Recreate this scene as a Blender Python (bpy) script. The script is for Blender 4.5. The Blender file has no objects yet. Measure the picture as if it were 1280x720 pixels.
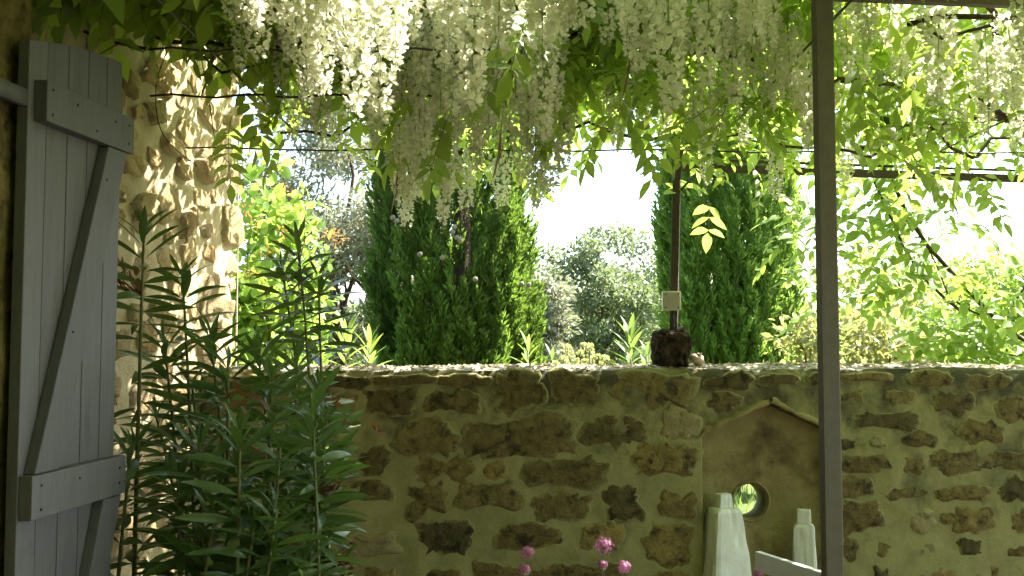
import bpy, bmesh, math, random
import numpy as np
from mathutils import Vector, Matrix, noise

random.seed(7)
rng = np.random.default_rng(11)
SC = bpy.context.scene
COL = SC.collection
R = math.radians

# ------------------------------------------------------------------ camera, light, exposure
EYE = Vector((0.0, 0.0, 1.55))
FPX = 1200.0                      # focal length in photograph pixels (1280 wide)
PITCH = R(3.2)
cam_d = bpy.data.cameras.new('camera')
cam_d.sensor_width = 36.0
cam_d.lens = 36.0 * FPX / 1280.0
cam_d.clip_end = 2000.0
cam = bpy.data.objects.new('camera', cam_d)
cam.location = EYE
cam.rotation_euler = (R(90) + PITCH, 0, 0)
COL.objects.link(cam)
SC.camera = cam

SUN_AZ = R(62)                    # clockwise from +Y (the view direction), towards +X
SUN_EL = R(50)
world = bpy.data.worlds.new('World')
SC.world = world
world.use_nodes = True
wn = world.node_tree.nodes
wl = world.node_tree.links
bgn = wn.get('Background') or wn.new('ShaderNodeBackground')
sky = wn.new('ShaderNodeTexSky')
sky.sky_type = 'NISHITA'
sky.sun_disc = False
sky.sun_elevation = SUN_EL
sky.sun_rotation = SUN_AZ
sky.altitude = 200
sky.air_density = 1.0
sky.dust_density = 2.5
sky.ozone_density = 1.0
wl.new(sky.outputs['Color'], bgn.inputs['Color'])
bgn.inputs['Strength'].default_value = 0.11

sun_d = bpy.data.lights.new('sun', 'SUN')
sun_d.energy = 4.6
sun_d.angle = R(0.53)
sun_d.color = (1.0, 0.95, 0.86)
sun = bpy.data.objects.new('sun', sun_d)
sdir = Vector((math.sin(SUN_AZ) * math.cos(SUN_EL), math.cos(SUN_AZ) * math.cos(SUN_EL), math.sin(SUN_EL)))
sun.rotation_euler = sdir.to_track_quat('Z', 'Y').to_euler()
sun.location = sdir * 30
COL.objects.link(sun)

vs = SC.view_settings
vs.view_transform = 'Standard'
vs.look = 'None'
vs.gamma = 1.0
vs.exposure = 2.75
SC.cycles.max_bounces = 10
SC.cycles.diffuse_bounces = 5
SC.cycles.glossy_bounces = 3
SC.cycles.transmission_bounces = 6
SC.cycles.use_denoising = True

# ------------------------------------------------------------------ helpers
_c, _s = math.cos(PITCH), math.sin(PITCH)


def ray(px, py):
    u = (px - 640) / FPX
    v = (360 - py) / FPX
    return Vector((u, _c - v * _s, _s + v * _c))


def P(px, py, d):
    """World point seen at photograph pixel (px,py), d metres in front of the camera plane."""
    r = ray(px, py)
    return EYE + r * (d / r.y)


def arr(v):
    return np.array(v, dtype=np.float64)


def make_mesh(name, V, faces, mats=None, midx=None, smooth=False, col=None):
    """V (n,3); faces: list of int arrays (k,3) or (k,4)."""
    me = bpy.data.meshes.new(name)
    V = np.asarray(V, dtype=np.float32)
    if isinstance(faces, np.ndarray):
        faces = [faces]
    faces = [np.asarray(f, dtype=np.int32) for f in faces if len(f)]
    nl = sum(f.size for f in faces)
    nf = sum(len(f) for f in faces)
    me.vertices.add(len(V))
    me.vertices.foreach_set('co', V.ravel())
    me.loops.add(nl)
    me.loops.foreach_set('vertex_index', np.concatenate([f.ravel() for f in faces]))
    me.polygons.add(nf)
    tot = np.concatenate([np.full(len(f), f.shape[1], dtype=np.int32) for f in faces])
    st = np.concatenate([[0], np.cumsum(tot)[:-1]]).astype(np.int32)
    me.polygons.foreach_set('loop_start', st)
    me.polygons.foreach_set('loop_total', tot)
    if mats:
        for m in mats:
            me.materials.append(m)
    if midx is not None:
        me.polygons.foreach_set('material_index', np.asarray(midx, dtype=np.int32))
    if smooth:
        me.polygons.foreach_set('use_smooth', np.ones(nf, dtype=bool))
    me.update(calc_edges=True)
    me.validate()
    return me


class MB:
    """Collects shapes into one mesh."""

    def __init__(self):
        self.V, self.Q, self.T, self.n = [], [], [], 0
        self.qm, self.tm = [], []

    def add(self, V, Q=None, T=None, m=0):
        V = np.asarray(V, dtype=np.float64).reshape(-1, 3)
        if Q is not None and len(Q):
            Q = np.asarray(Q, dtype=np.int64)
            self.Q.append(Q + self.n)
            self.qm.append(np.full(len(Q), m))
        if T is not None and len(T):
            T = np.asarray(T, dtype=np.int64)
            self.T.append(T + self.n)
            self.tm.append(np.full(len(T), m))
        self.V.append(V)
        self.n += len(V)
        return self

    def box(self, c, half, rot=None, m=0):
        v = arr([[x, y, z] for x in (-1, 1) for y in (-1, 1) for z in (-1, 1)]) * arr(half)
        if rot is not None:
            v = v @ arr(rot).T
        q = [[0, 1, 3, 2], [4, 6, 7, 5], [0, 4, 5, 1], [2, 3, 7, 6], [0, 2, 6, 4], [1, 5, 7, 3]]
        return self.add(v + arr(c), q, m=m)

    def tube(self, pts, rad, n=6, m=0, cap=True):
        pts = [Vector(p) for p in pts]
        k = len(pts)
        if not hasattr(rad, '__len__'):
            rad = [rad] * k
        V = []
        up = None
        for i, p in enumerate(pts):
            t = (pts[min(i + 1, k - 1)] - pts[max(i - 1, 0)])
            t = t.normalized() if t.length > 1e-9 else Vector((0, 0, 1))
            if up is None:
                a = Vector((0, 0, 1)) if abs(t.z) < 0.9 else Vector((1, 0, 0))
                up = t.cross(a).normalized()
            else:
                up = (up - t * up.dot(t)).normalized()
            w = t.cross(up)
            for j in range(n):
                an = 2 * math.pi * j / n
                V.append(p + (up * math.cos(an) + w * math.sin(an)) * rad[i])
        Q = []
        for i in range(k - 1):
            for j in range(n):
                a, b = i * n + j, i * n + (j + 1) % n
                Q.append([a, b, b + n, a + n])
        T = []
        nv = k * n
        if cap:
            V.append(pts[0])
            V.append(pts[-1])
            for j in range(n):
                T.append([nv, (j + 1) % n, j])
                T.append([nv + 1, (k - 1) * n + j, (k - 1) * n + (j + 1) % n])
        return self.add([list(v) for v in V], Q, T, m)

    def mesh(self, name, mats=None, smooth=False):
        V = np.concatenate(self.V)
        F, mi = [], []
        if self.Q:
            F.append(np.concatenate(self.Q)); mi.append(np.concatenate(self.qm))
        if self.T:
            F.append(np.concatenate(self.T)); mi.append(np.concatenate(self.tm))
        return make_mesh(name, V, F, mats, np.concatenate(mi), smooth)


def instances(V, faces, M):
    """Bake copies of (V, faces) under k matrices M (k,4,4)."""
    V = np.asarray(V, dtype=np.float64)
    M = np.asarray(M)
    k, n = len(M), len(V)
    out = np.einsum('kij,nj->kni', M[:, :3, :3], V) + M[:, None, :3, 3]
    off = (np.arange(k) * n)[:, None, None]
    F = [(np.asarray(f)[None] + off).reshape(-1, np.asarray(f).shape[1]) for f in faces]
    return out.reshape(-1, 3), F


def norm(a):
    return a / np.maximum(np.linalg.norm(a, axis=-1, keepdims=True), 1e-9)


def frames(pos, ydir, zdir, scale):
    """Matrices with local Y along ydir and local Z near zdir."""
    pos, y, z = arr(pos), norm(arr(ydir)), arr(zdir)
    x = norm(np.cross(y, z))
    z = np.cross(x, y)
    s = np.asarray(scale, dtype=np.float64)
    if s.ndim == 1:
        s = np.repeat(s[:, None], 3, 1)
    M = np.zeros((len(pos), 4, 4))
    M[:, :3, 0] = x * s[:, 0:1]
    M[:, :3, 1] = y * s[:, 1:2]
    M[:, :3, 2] = z * s[:, 2:3]
    M[:, :3, 3] = pos
    M[:, 3, 3] = 1
    return M


def thing(name, label, cat, loc=(0, 0, 0), group=None):
    o = bpy.data.objects.new(name, None)
    o.empty_display_size = 0.05
    o.location = loc
    o['label'] = label
    o['category'] = cat
    if group:
        o['group'] = group
    COL.objects.link(o)
    return o


def part(name, me, parent=None, kind=None, label=None):
    o = bpy.data.objects.new(name, me)
    COL.objects.link(o)
    if parent is not None:
        o.parent = parent
        w = Matrix.Translation(parent.location)
        if parent.parent is not None:
            w = Matrix.Identity(4) if parent.type == 'MESH' else w
        o.matrix_parent_inverse = w.inverted()
    if kind:
        o['kind'] = kind
    if label:
        o['label'] = label
    return o


def structure(name, me):
    o = part(name, me)
    o['kind'] = 'structure'
    return o


# ------------------------------------------------------------------ materials
MATS = {}


def new_mat(name):
    m = bpy.data.materials.new(name)
    m.use_nodes = True
    nt = m.node_tree
    nt.nodes.clear()
    out = nt.nodes.new('ShaderNodeOutputMaterial')
    MATS[name] = m
    return m, nt, out


def node(nt, typ, **kw):
    n = nt.nodes.new(typ)
    for k, v in kw.items():
        if k.startswith('i_'):
            n.inputs[k[2:]].default_value = v
        else:
            setattr(n, k, v)
    return n


def mixc(nt, fac, a, b, blend='MIX'):
    n = nt.nodes.new('ShaderNodeMix')
    n.data_type = 'RGBA'
    n.blend_type = blend
    n.clamp_factor = True
    for s, v in ((n.inputs[0], fac), (n.inputs[6], a), (n.inputs[7], b)):
        if hasattr(v, 'node'):
            nt.links.new(v, s)
        elif isinstance(v, (int, float)):
            s.default_value = v
        else:
            s.default_value = (*v, 1)
    return n.outputs[2]


def ramp(nt, val, p0, p1, c0=(0, 0, 0), c1=(1, 1, 1)):
    n = nt.nodes.new('ShaderNodeValToRGB')
    n.color_ramp.elements[0].position = p0
    n.color_ramp.elements[1].position = p1
    n.color_ramp.elements[0].color = (*c0, 1)
    n.color_ramp.elements[1].color = (*c1, 1)
    nt.links.new(val, n.inputs[0])
    return n.outputs[0]


def noise_tex(nt, scale, detail=5, rough=0.6, coord='Object', vec=None):
    n = node(nt, 'ShaderNodeTexNoise', i_Scale=scale, i_Detail=detail, i_Roughness=rough)
    if vec is None:
        tc = nt.nodes.new('ShaderNodeTexCoord')
        vec = tc.outputs[coord]
    nt.links.new(vec, n.inputs['Vector'])
    return n.outputs['Fac']


def leaf_mat(name, ca, cb, tr, tfac=0.45, rough=0.45, spec=0.4):
    """Foliage: two leaf tones picked per leaf, light shining through in colour tr."""
    m, nt, out = new_mat(name)
    g = nt.nodes.new('ShaderNodeNewGeometry')
    oi = nt.nodes.new('ShaderNodeObjectInfo')
    ad = node(nt, 'ShaderNodeMath', operation='ADD')
    fr = node(nt, 'ShaderNodeMath', operation='FRACT')
    nt.links.new(g.outputs['Random Per Island'], ad.inputs[0])
    nt.links.new(oi.outputs['Random'], ad.inputs[1])
    nt.links.new(ad.outputs[0], fr.inputs[0])
    c = mixc(nt, fr.outputs[0], ca, cb)
    nz = noise_tex(nt, 30, 3)
    c = mixc(nt, ramp(nt, nz, 0.3, 0.7, (0.75, 0.75, 0.75), (1.15, 1.15, 1.1)), (0, 0, 0), c, 'MULTIPLY') if False else c
    b = nt.nodes.new('ShaderNodeBsdfPrincipled')
    b.inputs['Roughness'].default_value = rough
    b.inputs['Specular IOR Level'].default_value = spec
    nt.links.new(c, b.inputs['Base Color'])
    t = nt.nodes.new('ShaderNodeBsdfTranslucent')
    tc = mixc(nt, fr.outputs[0], tuple(x * 0.75 for x in tr), tr)
    nt.links.new(tc, t.inputs['Color'])
    mx = nt.nodes.new('ShaderNodeMixShader')
    mx.inputs[0].default_value = tfac
    nt.links.new(b.outputs[0], mx.inputs[1])
    nt.links.new(t.outputs[0], mx.inputs[2])
    nt.links.new(mx.outputs[0], out.inputs['Surface'])
    return m


def rough_mat(name, ca, cb, scale=12, bump=0.3, bscale=60, rough=0.9, stain=None, stain_scale=3, stain_lo=0.5, stain_hi=0.7, objvar=0.0, spec=0.2, metallic=0, smear=None, smear_amt=1.0):
    """Mineral / painted surface: two tones by noise, optional stains, relief, per-object tone shift."""
    m, nt, out = new_mat(name)
    vec = None
    if objvar:                 # every stone gets its own piece of the pattern
        tc = nt.nodes.new('ShaderNodeTexCoord'); oi0 = nt.nodes.new('ShaderNodeObjectInfo')
        sc_ = node(nt, 'ShaderNodeVectorMath', operation='SCALE'); sc_.inputs['Scale'].default_value = 37.0
        av = node(nt, 'ShaderNodeVectorMath', operation='ADD')
        cb3 = nt.nodes.new('ShaderNodeCombineXYZ')
        for k_ in range(3): nt.links.new(oi0.outputs['Random'], cb3.inputs[k_])
        nt.links.new(cb3.outputs[0], sc_.inputs[0]); nt.links.new(sc_.outputs[0], av.inputs[0]); nt.links.new(tc.outputs['Object'], av.inputs[1])
        vec = av.outputs[0]
    f = noise_tex(nt, scale, 8, 0.65, vec=vec)
    c = mixc(nt, ramp(nt, f, 0.35, 0.65), ca, cb)
    if stain is not None:
        f2 = noise_tex(nt, stain_scale, 6, 0.6, vec=vec)
        c = mixc(nt, ramp(nt, f2, stain_lo, stain_hi), c, stain)
    if objvar:
        oi = nt.nodes.new('ShaderNodeObjectInfo')
        lo, hi = 1 - objvar, 1 + objvar
        v = ramp(nt, oi.outputs['Random'], 0.0, 1.0, (lo, lo, lo), (hi, hi * 0.98, hi * 0.9))
        c = mixc(nt, 1.0, c, v, 'MULTIPLY')
    if smear is not None:      # pointing mortar dragged over the stone's rim
        at = nt.nodes.new('ShaderNodeAttribute'); at.attribute_name = 'rim'
        f4 = noise_tex(nt, 30, 9, 0.72, vec=vec)
        ad = node(nt, 'ShaderNodeMath', operation='MULTIPLY_ADD')
        nt.links.new(at.outputs['Fac'], ad.inputs[0]); ad.inputs[1].default_value = 0.56 * smear_amt
        nt.links.new(f4, ad.inputs[2])
        c = mixc(nt, ramp(nt, ad.outputs[0], 0.72, 0.92), c, smear)
    b = nt.nodes.new('ShaderNodeBsdfPrincipled')
    b.inputs['Roughness'].default_value = rough
    b.inputs['Specular IOR Level'].default_value = spec
    b.inputs['Metallic'].default_value = metallic
    nt.links.new(c, b.inputs['Base Color'])
    if bump:
        f3 = noise_tex(nt, bscale, 8, 0.7, vec=vec)
        bp = node(nt, 'ShaderNodeBump', i_Strength=bump, i_Distance=0.02)
        nt.links.new(f3, bp.inputs['Height'])
        nt.links.new(bp.outputs[0], b.inputs['Normal'])
    nt.links.new(b.outputs[0], out.inputs['Surface'])
    return m


MORT = (0.265, 0.243, 0.105)
M_MORTAR = rough_mat('lime_mortar', (0.30, 0.275, 0.12), (0.22, 0.205, 0.088), 9, 0.35, 45, 0.95,
                     stain=(0.09, 0.08, 0.045), stain_scale=3.6, stain_lo=0.55, stain_hi=0.75)
_nt = M_MORTAR.node_tree
_b = [n for n in _nt.nodes if n.type == 'BSDF_PRINCIPLED'][0]
_src = _b.inputs['Base Color'].links[0].from_socket
_tc = _nt.nodes.new('ShaderNodeTexCoord'); _sp = _nt.nodes.new('ShaderNodeSeparateXYZ')
_nt.links.new(_tc.outputs['Object'], _sp.inputs[0])
_mr = node(_nt, 'ShaderNodeMapRange'); _nt.links.new(_sp.outputs['Z'], _mr.inputs['Value'])
_mr.inputs['From Min'].default_value = 0.9; _mr.inputs['From Max'].default_value = 1.42
_mr.inputs['To Min'].default_value = 0.0; _mr.inputs['To Max'].default_value = 0.26
_ad = node(_nt, 'ShaderNodeMath', operation='ADD')
_nt.links.new(_mr.outputs[0], _ad.inputs[0]); _nt.links.new(noise_tex(_nt, 5.5, 7, 0.65), _ad.inputs[1])
_nt.links.new(mixc(_nt, ramp(_nt, _ad.outputs[0], 0.60, 0.80), _src, (0.075, 0.07, 0.04)), _b.inputs['Base Color'])   # dark lichen
M_STONE = rough_mat('rough_brown_stone', (0.19, 0.15, 0.06), (0.10, 0.082, 0.034), 24, 0.8, 70, 0.95,
                    stain=(0.05, 0.042, 0.02), stain_scale=20, stain_lo=0.5, stain_hi=0.64, objvar=0.4, smear=MORT)
M_STONE2 = rough_mat('ochre_stone', (0.27, 0.20, 0.07), (0.12, 0.094, 0.038), 24, 0.8, 70, 0.95,
                     stain=(0.05, 0.04, 0.02), stain_scale=20, stain_lo=0.52, stain_hi=0.66, objvar=0.35, smear=MORT)
M_STONE3 = rough_mat('pale_stone', (0.30, 0.26, 0.14), (0.2, 0.17, 0.085), 14, 0.6, 38, 0.95,
                     stain=(0.09, 0.08, 0.05), stain_scale=18, stain_lo=0.55, stain_hi=0.7, objvar=0.2, smear=MORT)
M_COPING = rough_mat('pale_wall_top', (0.50, 0.47, 0.40), (0.34, 0.31, 0.25), 20, 0.7, 60, 0.95,
                     stain=(0.12, 0.10, 0.07), stain_scale=12, stain_lo=0.55, stain_hi=0.68)
M_NICHE = rough_mat('niche_plaster', (0.30, 0.255, 0.11), (0.21, 0.172, 0.07), 8, 0.5, 40, 0.95,
                    stain=(0.08, 0.05, 0.025), stain_scale=5, stain_lo=0.52, stain_hi=0.72)
M_HMORTAR = rough_mat('house_lime_render', (0.48, 0.41, 0.26), (0.38, 0.31, 0.18), 10, 0.45, 50, 0.95)
M_HSTONE = rough_mat('house_fieldstone', (0.40, 0.31, 0.17), (0.27, 0.20, 0.10), 15, 0.8, 45, 0.95, objvar=0.3, smear=(0.47, 0.41, 0.28), smear_amt=0.8)
M_HSTONE2 = rough_mat('house_reddish_stone', (0.34, 0.24, 0.12), (0.25, 0.17, 0.08), 15, 0.8, 45, 0.95, objvar=0.3, smear=(0.47, 0.41, 0.28), smear_amt=0.8)
M_POST = rough_mat('grey_brown_painted_steel', (0.15, 0.122, 0.10), (0.12, 0.098, 0.082), 30, 0.08, 150, 0.55, spec=0.4)
M_RUST = rough_mat('rusty_iron', (0.07, 0.045, 0.03), (0.04, 0.03, 0.025), 40, 0.2, 150, 0.7, spec=0.4)
M_ROD = rough_mat('dark_wire', (0.03, 0.03, 0.028), (0.05, 0.045, 0.04), 60, 0, 10, 0.5, spec=0.5)
M_WHITE = rough_mat('chalky_white_wood', (0.74, 0.74, 0.70), (0.62, 0.62, 0.58), 10, 0.22, 40, 0.9,
                    stain=(0.45, 0.45, 0.38), stain_scale=9, stain_lo=0.62, stain_hi=0.8)
M_CHAIR = rough_mat('white_paint', (0.66, 0.66, 0.68), (0.58, 0.58, 0.60), 20, 0.06, 90, 0.5, spec=0.4)
M_BOX = rough_mat('cream_plastic', (0.52, 0.50, 0.40), (0.48, 0.46, 0.36), 30, 0.03, 90, 0.5, spec=0.4)
M_LID = rough_mat('grey_plastic_lid', (0.40, 0.38, 0.30), (0.36, 0.34, 0.27), 30, 0.03, 90, 0.5, spec=0.4)
M_ROCK = rough_mat('porous_brown_rock', (0.085, 0.055, 0.03), (0.03, 0.022, 0.014), 22, 1.0, 60, 0.95,
                   stain=(0.02, 0.015, 0.01), stain_scale=30, stain_lo=0.5, stain_hi=0.6)
M_SHELL = rough_mat('pinkish_shell', (0.42, 0.25, 0.17), (0.55, 0.42, 0.3), 40, 0.2, 90, 0.5, spec=0.4)
M_BARK = rough_mat('grey_brown_bark', (0.14, 0.10, 0.07), (0.07, 0.05, 0.035), 30, 0.8, 70, 0.95)
M_VINE = rough_mat('vine_bark', (0.10, 0.075, 0.05), (0.055, 0.04, 0.028), 40, 0.7, 90, 0.9)
M_OSTEM = rough_mat('oleander_stem', (0.14, 0.17, 0.06), (0.16, 0.15, 0.07), 30, 0.1, 90, 0.6, spec=0.3)
M_STEM = rough_mat('green_stem', (0.10, 0.13, 0.05), (0.14, 0.13, 0.06), 30, 0.1, 90, 0.6, spec=0.3)
M_GROUND = rough_mat('meadow_ground', (0.07, 0.11, 0.025), (0.11, 0.13, 0.04), 2.5, 0.8, 20, 0.95,
                     stain=(0.16, 0.13, 0.08), stain_scale=1.2, stain_lo=0.58, stain_hi=0.7)
M_TERRACE = rough_mat('terrace_gravel', (0.20, 0.17, 0.12), (0.13, 0.11, 0.08), 40, 1.0, 90, 0.95)
M_TEAL = rough_mat('dark_teal_metal', (0.01, 0.05, 0.045), (0.012, 0.06, 0.05), 30, 0.05, 90, 0.4, spec=0.5)
M_GLASS = rough_mat('frosted_cream_glass', (0.62, 0.62, 0.50), (0.56, 0.56, 0.45), 20, 0.03, 90, 0.35, spec=0.5)
M_CONE = rough_mat('cypress_cone', (0.21, 0.18, 0.13), (0.15, 0.125, 0.09), 40, 0.5, 90, 0.8)
M_POD = leaf_mat('dry_brown_pod', (0.16, 0.085, 0.045), (0.20, 0.12, 0.07), (0.35, 0.2, 0.1), 0.2, 0.6)
M_NAIL = rough_mat('nail_head', (0.03, 0.03, 0.03), (0.05, 0.045, 0.04), 60, 0, 10, 0.5, metallic=0.6)

M_RACH = leaf_mat('raceme_stalk', (0.30, 0.36, 0.14), (0.36, 0.42, 0.18), (0.45, 0.55, 0.2), 0.3, 0.6, 0.2)
M_PETAL = leaf_mat('wisteria_petal', (0.82, 0.80, 0.67), (0.86, 0.85, 0.76), (0.9, 0.9, 0.68), 0.46, 0.6, 0.2)
M_BUD = leaf_mat('wisteria_bud', (0.55, 0.60, 0.36), (0.66, 0.68, 0.48), (0.6, 0.68, 0.3), 0.3, 0.6, 0.2)
M_WLEAF = leaf_mat('wisteria_leaf', (0.075, 0.14, 0.022), (0.11, 0.19, 0.035), (0.56, 0.74, 0.12), 0.62, 0.45, 0.35)
M_OLE = leaf_mat('oleander_leaf', (0.065, 0.12, 0.04), (0.11, 0.17, 0.065), (0.22, 0.38, 0.06), 0.3, 0.30, 0.6)
M_OLEDRY = leaf_mat('dry_oleander_leaf', (0.20, 0.11, 0.045), (0.13, 0.065, 0.03), (0.4, 0.2, 0.06), 0.3, 0.6)
M_OLEFLOWER = leaf_mat('withered_oleander_flower', (0.30, 0.14, 0.09), (0.20, 0.06, 0.07), (0.5, 0.22, 0.15), 0.3, 0.6)
M_CYP1 = leaf_mat('cypress_foliage', (0.050, 0.088, 0.016), (0.085, 0.135, 0.025), (0.25, 0.40, 0.05), 0.38, 0.6, 0.2)
M_CYP2 = leaf_mat('light_cypress_foliage', (0.09, 0.15, 0.026), (0.15, 0.23, 0.042), (0.42, 0.64, 0.10), 0.48, 0.6, 0.2)
M_OLIVE = leaf_mat('olive_leaf', (0.15, 0.17, 0.11), (0.28, 0.29, 0.22), (0.38, 0.40, 0.2), 0.3, 0.45, 0.4)
M_TREE = leaf_mat('evergreen_oak_leaf', (0.07, 0.10, 0.045), (0.13, 0.16, 0.08), (0.28, 0.36, 0.12), 0.3, 0.45, 0.4)
M_SHRUB = leaf_mat('lime_shrub_leaf', (0.11, 0.19, 0.03), (0.16, 0.25, 0.05), (0.48, 0.66, 0.10), 0.5, 0.5, 0.3)
M_PHOT = leaf_mat('bronze_green_leaf', (0.11, 0.17, 0.04), (0.23, 0.17, 0.09), (0.5, 0.52, 0.15), 0.45, 0.4, 0.4)
M_ORANGE = leaf_mat('orange_blossom', (0.50, 0.20, 0.05), (0.58, 0.28, 0.08), (0.7, 0.34, 0.08), 0.4, 0.5)
M_PINK = leaf_mat('pink_valerian_flower', (0.46, 0.14, 0.30), (0.58, 0.26, 0.44), (0.6, 0.25, 0.42), 0.3, 0.5)
M_LANCE = leaf_mat('lance_leaf', (0.07, 0.12, 0.035), (0.10, 0.16, 0.05), (0.3, 0.45, 0.08), 0.35, 0.45)
M_VLEAF = leaf_mat('valerian_leaf', (0.10, 0.16, 0.08), (0.13, 0.2, 0.1), (0.25, 0.4, 0.12), 0.3, 0.5)
M_GRASS = leaf_mat('grass_blade', (0.09, 0.17, 0.025), (0.15, 0.22, 0.05), (0.36, 0.55, 0.08), 0.45, 0.5)
M_EUPH = leaf_mat('euphorbia_head', (0.42, 0.44, 0.16), (0.50, 0.50, 0.26), (0.6, 0.62, 0.2), 0.35, 0.5)
M_LITTER = leaf_mat('dry_petal_litter', (0.34, 0.27, 0.17), (0.50, 0.45, 0.34), (0.4, 0.3, 0.18), 0.2, 0.8)

# grey-blue painted shutter boards with a faint vertical grain
def wood_paint(name, ca, cb):
    m, nt, out = new_mat(name)
    tc = nt.nodes.new('ShaderNodeTexCoord')
    mp = nt.nodes.new('ShaderNodeMapping')
    mp.inputs['Scale'].default_value = (60, 60, 3)
    nt.links.new(tc.outputs['Object'], mp.inputs['Vector'])
    f = noise_tex(nt, 1.0, 6, 0.65, vec=mp.outputs[0])
    c = mixc(nt, ramp(nt, f, 0.3, 0.7), ca, cb)
    f2 = noise_tex(nt, 5, 5)
    c = mixc(nt, ramp(nt, f2, 0.62, 0.75), c, tuple(x * 0.7 for x in ca))
    mp2 = nt.nodes.new('ShaderNodeMapping'); mp2.inputs['Scale'].default_value = (26, 26, 4)
    nt.links.new(tc.outputs['Object'], mp2.inputs['Vector'])
    f5 = noise_tex(nt, 1.0, 8, 0.7, vec=mp2.outputs[0])
    c = mixc(nt, ramp(nt, f5, 0.55, 0.72), c, tuple(x * 0.62 for x in ca))          # grime in the grain
    f6 = noise_tex(nt, 38, 8, 0.75)
    c = mixc(nt, ramp(nt, f6, 0.70, 0.74), c, (0.26, 0.24, 0.22))                    # worn paint
    oi = nt.nodes.new('ShaderNodeObjectInfo')
    c = mixc(nt, 1.0, c, ramp(nt, oi.outputs['Random'], 0, 1, (0.86, 0.86, 0.86), (1.1, 1.1, 1.1)), 'MULTIPLY')
    b = nt.nodes.new('ShaderNodeBsdfPrincipled')
    b.inputs['Roughness'].default_value = 0.6
    b.inputs['Specular IOR Level'].default_value = 0.35
    nt.links.new(c, b.inputs['Base Color'])
    bp = node(nt, 'ShaderNodeBump', i_Strength=0.25, i_Distance=0.004)
    nt.links.new(f, bp.inputs['Height'])
    nt.links.new(bp.outputs[0], b.inputs['Normal'])
    nt.links.new(b.outputs[0], out.inputs['Surface'])
    return m


M_SHUT = wood_paint('grey_blue_shutter_paint', (0.15, 0.148, 0.172), (0.118, 0.117, 0.142))

# ------------------------------------------------------------------ ground
def grid_sheet(x0, x1, y0, y1, z, nx, ny, amp=0.0, fq=0.3):
    xs, ys = np.linspace(x0, x1, nx), np.linspace(y0, y1, ny)
    V = []
    for y in ys:
        for x in xs:
            V.append((x, y, z + (amp * noise.noise(Vector((x * fq, y * fq, 0))) if amp else 0)))
    idx = np.arange(nx * ny).reshape(ny, nx)
    Q = np.stack([idx[:-1, :-1], idx[:-1, 1:], idx[1:, 1:], idx[1:, :-1]], -1).reshape(-1, 4)
    return arr(V), Q


V, Q = grid_sheet(-600, 600, -600, 1200, -0.02, 40, 60)
structure('ground', make_mesh('ground', V, Q, [M_GROUND]))
# terrace on the house side of the garden wall
structure('terrace_floor', make_mesh('terrace_floor', [(-6, -8, 0), (9, -8, 0), (9, 4.3 + 0.12 * 9, 0), (-6, 4.3 - 0.72, 0)], np.array([[0, 1, 2, 3]]), [M_TERRACE]))

# ------------------------------------------------------------------ masonry
def stone_mesh(name, w, h, proud, mat, seed, round_=0.5, bury=0.05, nseg=18, rag=1.0, edge=0.9):
    """Irregular stone, local X along the wall, Z up, -Y out of the wall; front bulges to -proud."""
    rr = random.Random(seed)
    pts = []
    off = Vector((rr.uniform(-99, 99), rr.uniform(-99, 99), rr.uniform(-99, 99)))
    for j in range(nseg):
        a = 2 * math.pi * j / nseg
        ca, sa = math.cos(a), math.sin(a)
        e = 2.0 / (2.0 + 3.0 * (1 - round_))
        x = math.copysign(abs(ca) ** e, ca)
        z = math.copysign(abs(sa) ** e, sa)
        dd = min(w, h) * rag * (0.17 * noise.noise(Vector((ca * 1.3, sa * 1.3, 0)) + off) + 0.13 * noise.noise(Vector((x * w * 14, z * h * 14, 3)) + off) + 0.07 * noise.noise(Vector((x * w * 38, z * h * 38, 5)) + off))
        pts.append((x * w / 2 + ca * dd, z * h / 2 + sa * dd))
    rings = [(1.06, bury), (1.0, 0.004), (0.965, -proud * edge * 0.3), (0.88, -proud * (0.35 + 0.6 * edge)), (0.72, -proud * (0.75 + 0.22 * edge)), (0.50, -proud), (0.25, -proud)]
    V = []
    for s, y in rings:
        for (x, z) in pts:
            n = (noise.noise(Vector((x * s * 18, z * s * 18, 0)) + off) * 0.55 + noise.noise(Vector((x * s * 50, z * s * 50, 4)) + off) * 0.35) * min(proud, 0.018) if y < 0 else 0
            n += noise.noise(Vector((x * s * 9, z * s * 9, 9)) + off) * 0.3 * proud if y < 0 else 0
            V.append((x * s, y + n, z * s))
    V.append((0, -proud * 0.98, 0))
    Q, T = [], []
    for i in range(len(rings) - 1):
        for j in range(nseg):
            a, b = i * nseg + j, i * nseg + (j + 1) % nseg
            Q.append([a, b, b + nseg, a + nseg])
    k = (len(rings) - 1) * nseg
    for j in range(nseg):
        T.append([k + j, k + (j + 1) % nseg, len(V) - 1])
    me = make_mesh(name, V, [np.array(Q), np.array(T)], [mat], smooth=True)
    at = me.attributes.new('rim', 'FLOAT', 'POINT')
    at.data.foreach_set('value', arr([1.0] * (2 * nseg) + [0.85] * nseg + [0.55] * nseg + [0.25] * nseg + [0.08] * nseg + [0.0] * nseg + [0.0]).astype(np.float32))
    return me


# garden wall: front plane through y = 4.3 + 0.12 x, 0.36 m thick
KW = 0.12
WT = Vector((1, KW, 0)).normalized()
WN = Vector((KW, -1, 0)).normalized()          # towards the terrace
W0 = Vector((0, 4.3, 0))
WROT = Matrix(((WT.x, -WN.x, 0), (WT.y, -WN.y, 0), (0, 0, 1)))   # local x along, local y into the wall
WTHICK = 0.36
WTOP = 1.418


def wall_sz(px, py):
    r = ray(px, py)
    t = (W0 - EYE).dot(WN) / r.dot(WN)
    p = EYE + r * t
    return (p - W0).dot(WT), p.z


def wpt(s, y, z):
    """y metres into the wall behind its front plane."""
    return W0 + WT * s - WN * y + Vector((0, 0, z))


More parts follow.
